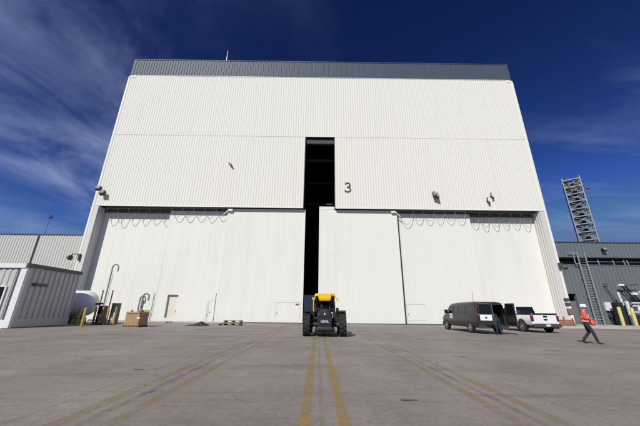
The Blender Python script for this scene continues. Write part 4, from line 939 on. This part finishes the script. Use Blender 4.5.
# equipment skid
sk = empty('pump_skid', 'dark equipment skid with white pipes behind the two yellow bollards', 'equipment', (38.15, 36.6, .11))
MB().box(-1.9, -1.2, -.4, .4, 0, 2.6).build('cabinet', 'machine_dark', sk, bevel=.03)
MB().box(-1.1, 2.6, -.3, .5, .1, 1.2).box(-1.1, 2.6, -.35, .55, 0, .1).build('base_unit', 'machine_dark', sk, bevel=.03)
MB().box(-.5, .3, -.2, .4, 1.2, 2.3).build('motor', 'steel_dark', sk, bevel=.06); MB().box(1.3, 2.0, -.2, .4, 1.2, 2.0).build('motor', 'steel_dark', sk, bevel=.06)
for z in (2.55, 2.2, 1.5): MB().tube([(-.2, -.5, z), (2.9, -.5, z - .03)], .075, 10).build('pipe', 'shed_trim', sk)
for x in (-.75, 1.75): MB().box(x - .13, x + .13, -.55, -.35, 0, 2.75).build('post', 'shed_trim', sk)
MB().tube([(.9, -.55, .2), (.9, -.55, 2.0)], .06, 8).build('hose', 'steel_dark', sk)
MB().box(.4, 1.0, -.52, -.4, 1.65, 2.1).box(1.95, 2.5, -.6, -.45, .7, 1.1).build('sign_plate', 'sign_white', sk)
hb = empty('hoist_boom', 'white capped hoist boom with black diagonal struts above the equipment skid', 'hoist', (38.6, 37.3, 0))
MB().tube([(-.35, 0, 4.85), (.3, 0, 4.85)], .14, 10).build('cap', 'shed_trim', hb)
MB().tube([(.3, 0, 4.86), (2.2, 0, 4.98)], .05, 8).build('jib', 'steel_dark', hb)
MB().bar((.0, 0, 4.75), (1.5, -.1, 2.6), .13).bar((.45, 0, 4.75), (1.9, -.1, 2.6), .13).build('strut', 'black', hb)
MB().tube([(-.9, -.3, .11), (-.9, -.3, 2.8), (-1.05, -.3, 4.0)], .12, 10).build('standpipe', 'shed_trim', hb)
MB().tube([(-1.75, .4, 4.9), (-1.1, .4, 3.4), (-1.0, .3, 2.6)], .05, 8).tube([(-1.9, .4, 5.0), (-1.3, .4, 5.0)], .05, 8).build('cable_arm', 'steel_dark', hb)
MB().tube([(2.1, -.3, 2.5), (1.75, -.3, 4.1)], .12, 10).box(.9, 1.6, -.2, .2, 3.7, 3.95).build('vent_stub', 'shed_trim', hb)
bollard(35.25, 35.2, 2.15, 'left pale yellow bollard before the equipment skid', .17, 'pale_yellow', group='pale yellow bollards before the grey building')
bollard(36.75, 35.2, 2.08, 'right pale yellow bollard before the equipment skid', .17, 'pale_yellow', group='pale yellow bollards before the grey building')

# lattice stair tower
TX, TY = 67.75, 70
tw = empty('lattice_tower', 'tall open steel stair tower rising behind the grey building', 'tower', (TX, TY, 0), rad(-39))
w2 = 1.75; HT = 35.7
for x in (-w2, w2):
    for y in (-w2, w2): MB().box(x - .115, x + .115, y - .115, y + .115, 0, HT).build('column', 'tower', tw)
lev = 12; dz = 2.05; zb = HT - .6 - dz * (lev - 1)
for k in range(lev):
    z = zb + k * dz
    MB().box(-w2 + .14, w2 - .14, -w2 - .1, -w2 + .1, z - .12, z + .1).box(-w2 + .14, w2 - .14, w2 - .1, w2 + .1, z - .12, z + .1).box(-w2 - .1, -w2 + .1, -w2 + .14, w2 - .14, z - .12, z + .1).box(w2 - .1, w2 + .1, -w2 + .14, w2 - .14, z - .12, z + .1).build('girt', 'tower', tw)
    MB().box(-w2 + .2, -.5, -w2 + .2, w2 - .2, z, z + .06).box(.6, w2 - .2, -w2 + .2, w2 - .2, z + .02, z + .08).build('landing', 'tower_dark', tw)
    if k < lev - 1:
        MB().slab([(-1.2, -1.5, z), (-1.2, -.3, z), (1.2, -.3, z + dz), (1.2, -1.5, z + dz)], .34).build('stair_flight', 'tower_dark', tw)
        MB().slab([(.9, .3, z), (.9, 1.3, z), (-.9, 1.3, z + dz), (-.9, .3, z + dz)], .22).build('stair_flight', 'tower_dark', tw)
        MB().bar((w2, -w2 - .05, z), (-w2, -w2 - .05, z + dz), .08).build('brace', 'tower', tw)
        MB().box(-w2 + .14, w2 - .14, -w2 - .05, -w2 + .05, z + dz * .5 - .05, z + dz * .5 + .05).box(-w2 - .05, -w2 + .05, -w2 + .14, w2 - .14, z + dz * .5 - .05, z + dz * .5 + .05).build('girt', 'tower', tw)
        MB().box(-.9, .7, .1, 1.1, z + .1, z + 1.25).build('equipment_box', 'tower_dark', tw)
        MB().bar((w2 - .1, -w2 + .2, z), (w2 - .1, w2 - .2, z + dz), .1).bar((-w2 + .1, w2 - .2, z), (-w2 + .1, -w2 + .2, z + dz), .1).build('brace', 'tower', tw)
        MB().bar((-w2, -w2, z), (w2, -w2, z + dz), .09).bar((-w2, w2, z + dz), (w2, w2, z), .09).build('brace', 'tower', tw)
        MB().bar((-w2 + .2, -w2 - .02, z + 1.05), (w2 - .2, -w2 - .02, z + 1.05), .06).bar((w2 + .02, -w2 + .2, z + 1.05), (w2 + .02, w2 - .2, z + 1.05), .06).build('handrail', 'tower', tw)
MB().box(-1.2, 1.2, -1.2, 1.2, HT - 3.0, HT - 1.9).box(-.8, .9, -1.2, 1.2, HT - 1.9, HT - .9).build('machinery', 'tower_dark', tw)
MB().bar((w2, 0, 30.6), (2.9, 0, 32.0), .14).bar((w2, 0, 32.2), (3.3, 0, 32.3), .14).box(2.5, 3.3, -.3, .3, 32.3, 32.7).build('lamp_arm', 'tower_dark', tw)

# ------------------------------------------------------------------ light, sky
SUN_EL, SUN_AZ = 40.5, 207.0
sd = bpy.data.lights.new('sun', 'SUN'); sd.energy = 4.0; sd.angle = rad(0.53); sd.color = (1.0, 0.965, 0.915)
so = bpy.data.objects.new('sun', sd); COL.objects.link(so); so.location = (-20, -20, 60)
dv = -Vector((math.sin(rad(SUN_AZ)) * math.cos(rad(SUN_EL)), math.cos(rad(SUN_AZ)) * math.cos(rad(SUN_EL)), math.sin(rad(SUN_EL))))
so.rotation_euler = dv.to_track_quat('-Z', 'Y').to_euler()
wd = bpy.data.worlds.new('World'); SC.world = wd; wd.use_nodes = True
N = wd.node_tree.nodes; L = wd.node_tree.links
sky = N.new('ShaderNodeTexSky'); sky.sky_type = 'NISHITA'; sky.sun_disc = False
sky.sun_elevation = rad(SUN_EL); sky.sun_rotation = rad(SUN_AZ); sky.altitude = 0; sky.air_density = 1.0; sky.dust_density = 0.4; sky.ozone_density = 2.0
ga = N.new('ShaderNodeGamma'); ga.inputs[1].default_value = 2.05; L.new(sky.outputs[0], ga.inputs[0])
sc_ = N.new('ShaderNodeMix'); sc_.data_type = 'RGBA'; sc_.blend_type = 'MULTIPLY'; sc_.inputs[0].default_value = 1.0
L.new(ga.outputs[0], sc_.inputs[6]); sc_.inputs[7].default_value = (0.105, 0.104, 0.145, 1)
mn = N.new('ShaderNodeMix'); mn.data_type = 'RGBA'; mn.blend_type = 'DARKEN'; mn.inputs[0].default_value = 1.0
L.new(sc_.outputs[2], mn.inputs[6]); mn.inputs[7].default_value = (1.0, 1.7, 3.6, 1)
# cirrus: stretched noise on a plane high above
tc = N.new('ShaderNodeTexCoord'); sx = N.new('ShaderNodeSeparateXYZ'); L.new(tc.outputs['Generated'], sx.inputs[0])
def mth(op, a, b_=None, c_=None, clamp=False):
    n = N.new('ShaderNodeMath'); n.operation = op; n.use_clamp = clamp
    for i, v in enumerate((a, b_, c_)):
        if v is None: continue
        if isinstance(v, (int, float)): n.inputs[i].default_value = v
        else: L.new(v, n.inputs[i])
    return n.outputs[0]
zz = mth('ADD', mth('MAXIMUM', sx.outputs['Z'], 0.0), 0.18)
px = mth('DIVIDE', sx.outputs['X'], zz); py = mth('DIVIDE', sx.outputs['Y'], zz)
cx = N.new('ShaderNodeCombineXYZ'); L.new(px, cx.inputs[0]); L.new(py, cx.inputs[1])
def cl(scale, stretch, rot, lo, hi, det=9, ro=.62, dist=.5, loc=(0, 0, 0)):
    mp = N.new('ShaderNodeMapping'); mp.inputs['Scale'].default_value = stretch; mp.inputs['Rotation'].default_value = (0, 0, rad(rot)); mp.inputs['Location'].default_value = loc
    L.new(cx.outputs[0], mp.inputs[0])
    n = N.new('ShaderNodeTexNoise'); n.inputs['Scale'].default_value = scale; n.inputs['Detail'].default_value = det; n.inputs['Roughness'].default_value = ro; n.inputs['Distortion'].default_value = dist
    L.new(mp.outputs[0], n.inputs['Vector'])
    return mth('DIVIDE', mth('SUBTRACT', n.outputs['Fac'], lo), hi - lo, clamp=True)
c1 = mth('MULTIPLY', cl(2.0, (1.0, .5, 1), -8, .33, .74, 12, .58, 1.6), cl(1.7, (.8, .9, 1), 20, .30, .66, 8, .55, .8, (1.5, 4, 0)))
c2 = cl(1.0, (1, .5, 1), -8, .36, .60, 5, .5, .3, (3, 1, 0))
left = mth('MULTIPLY_ADD', mth('MULTIPLY', sx.outputs['X'], -1.0), 1.9, .14, True)     # cloudier towards the left of the view
c3 = mth('MULTIPLY', mth('MULTIPLY', cl(2.4, (.5, 1.6, 1), -14, .47, .75, 10, .6, .8, loc=(7, 2, 0)), .42), mth('MULTIPLY_ADD', sx.outputs['Z'], -1.9, 1.25, True))
cov = mth('MAXIMUM', mth('MULTIPLY', mth('MULTIPLY', c1, c2), mth('MULTIPLY', left, 1.0)), c3)
cov = mth('MULTIPLY', cov, 1.0)
cm = N.new('ShaderNodeMix'); cm.data_type = 'RGBA'; L.new(cov, cm.inputs[0]); L.new(mn.outputs[2], cm.inputs[6]); cm.inputs[7].default_value = (2.9, 3.6, 6.0, 1)
bg_ = N['Background']; L.new(cm.outputs[2], bg_.inputs[0]); bg_.inputs[1].default_value = 0.1

# ------------------------------------------------------------------ camera
cd = bpy.data.cameras.new('camera'); co = bpy.data.objects.new('camera', cd); COL.objects.link(co); SC.camera = co
cd.sensor_fit = 'HORIZONTAL'; cd.sensor_width = 36; cd.lens = 286.84 / 640 * 36; cd.clip_end = 4000; cd.clip_start = .05
pp, rr, yw = rad(18.866), rad(0.627), rad(0.195)
F = Vector((math.sin(yw) * math.cos(pp), math.cos(yw) * math.cos(pp), math.sin(pp))); Rt = Vector((math.cos(yw), -math.sin(yw), 0)); U = Rt.cross(F)
Rr = Rt * math.cos(rr) + U * math.sin(rr); Ur = U * math.cos(rr) - Rt * math.sin(rr)
co.matrix_world = Matrix(((Rr.x, Ur.x, -F.x, 0), (Rr.y, Ur.y, -F.y, 0), (Rr.z, Ur.z, -F.z, 1.35), (0, 0, 0, 1)))

SC.render.engine = 'CYCLES'
SC.view_settings.view_transform = 'Standard'; SC.view_settings.look = 'None'; SC.view_settings.gamma = 1; SC.view_settings.use_curve_mapping = False
SC.view_settings.exposure = 0.1
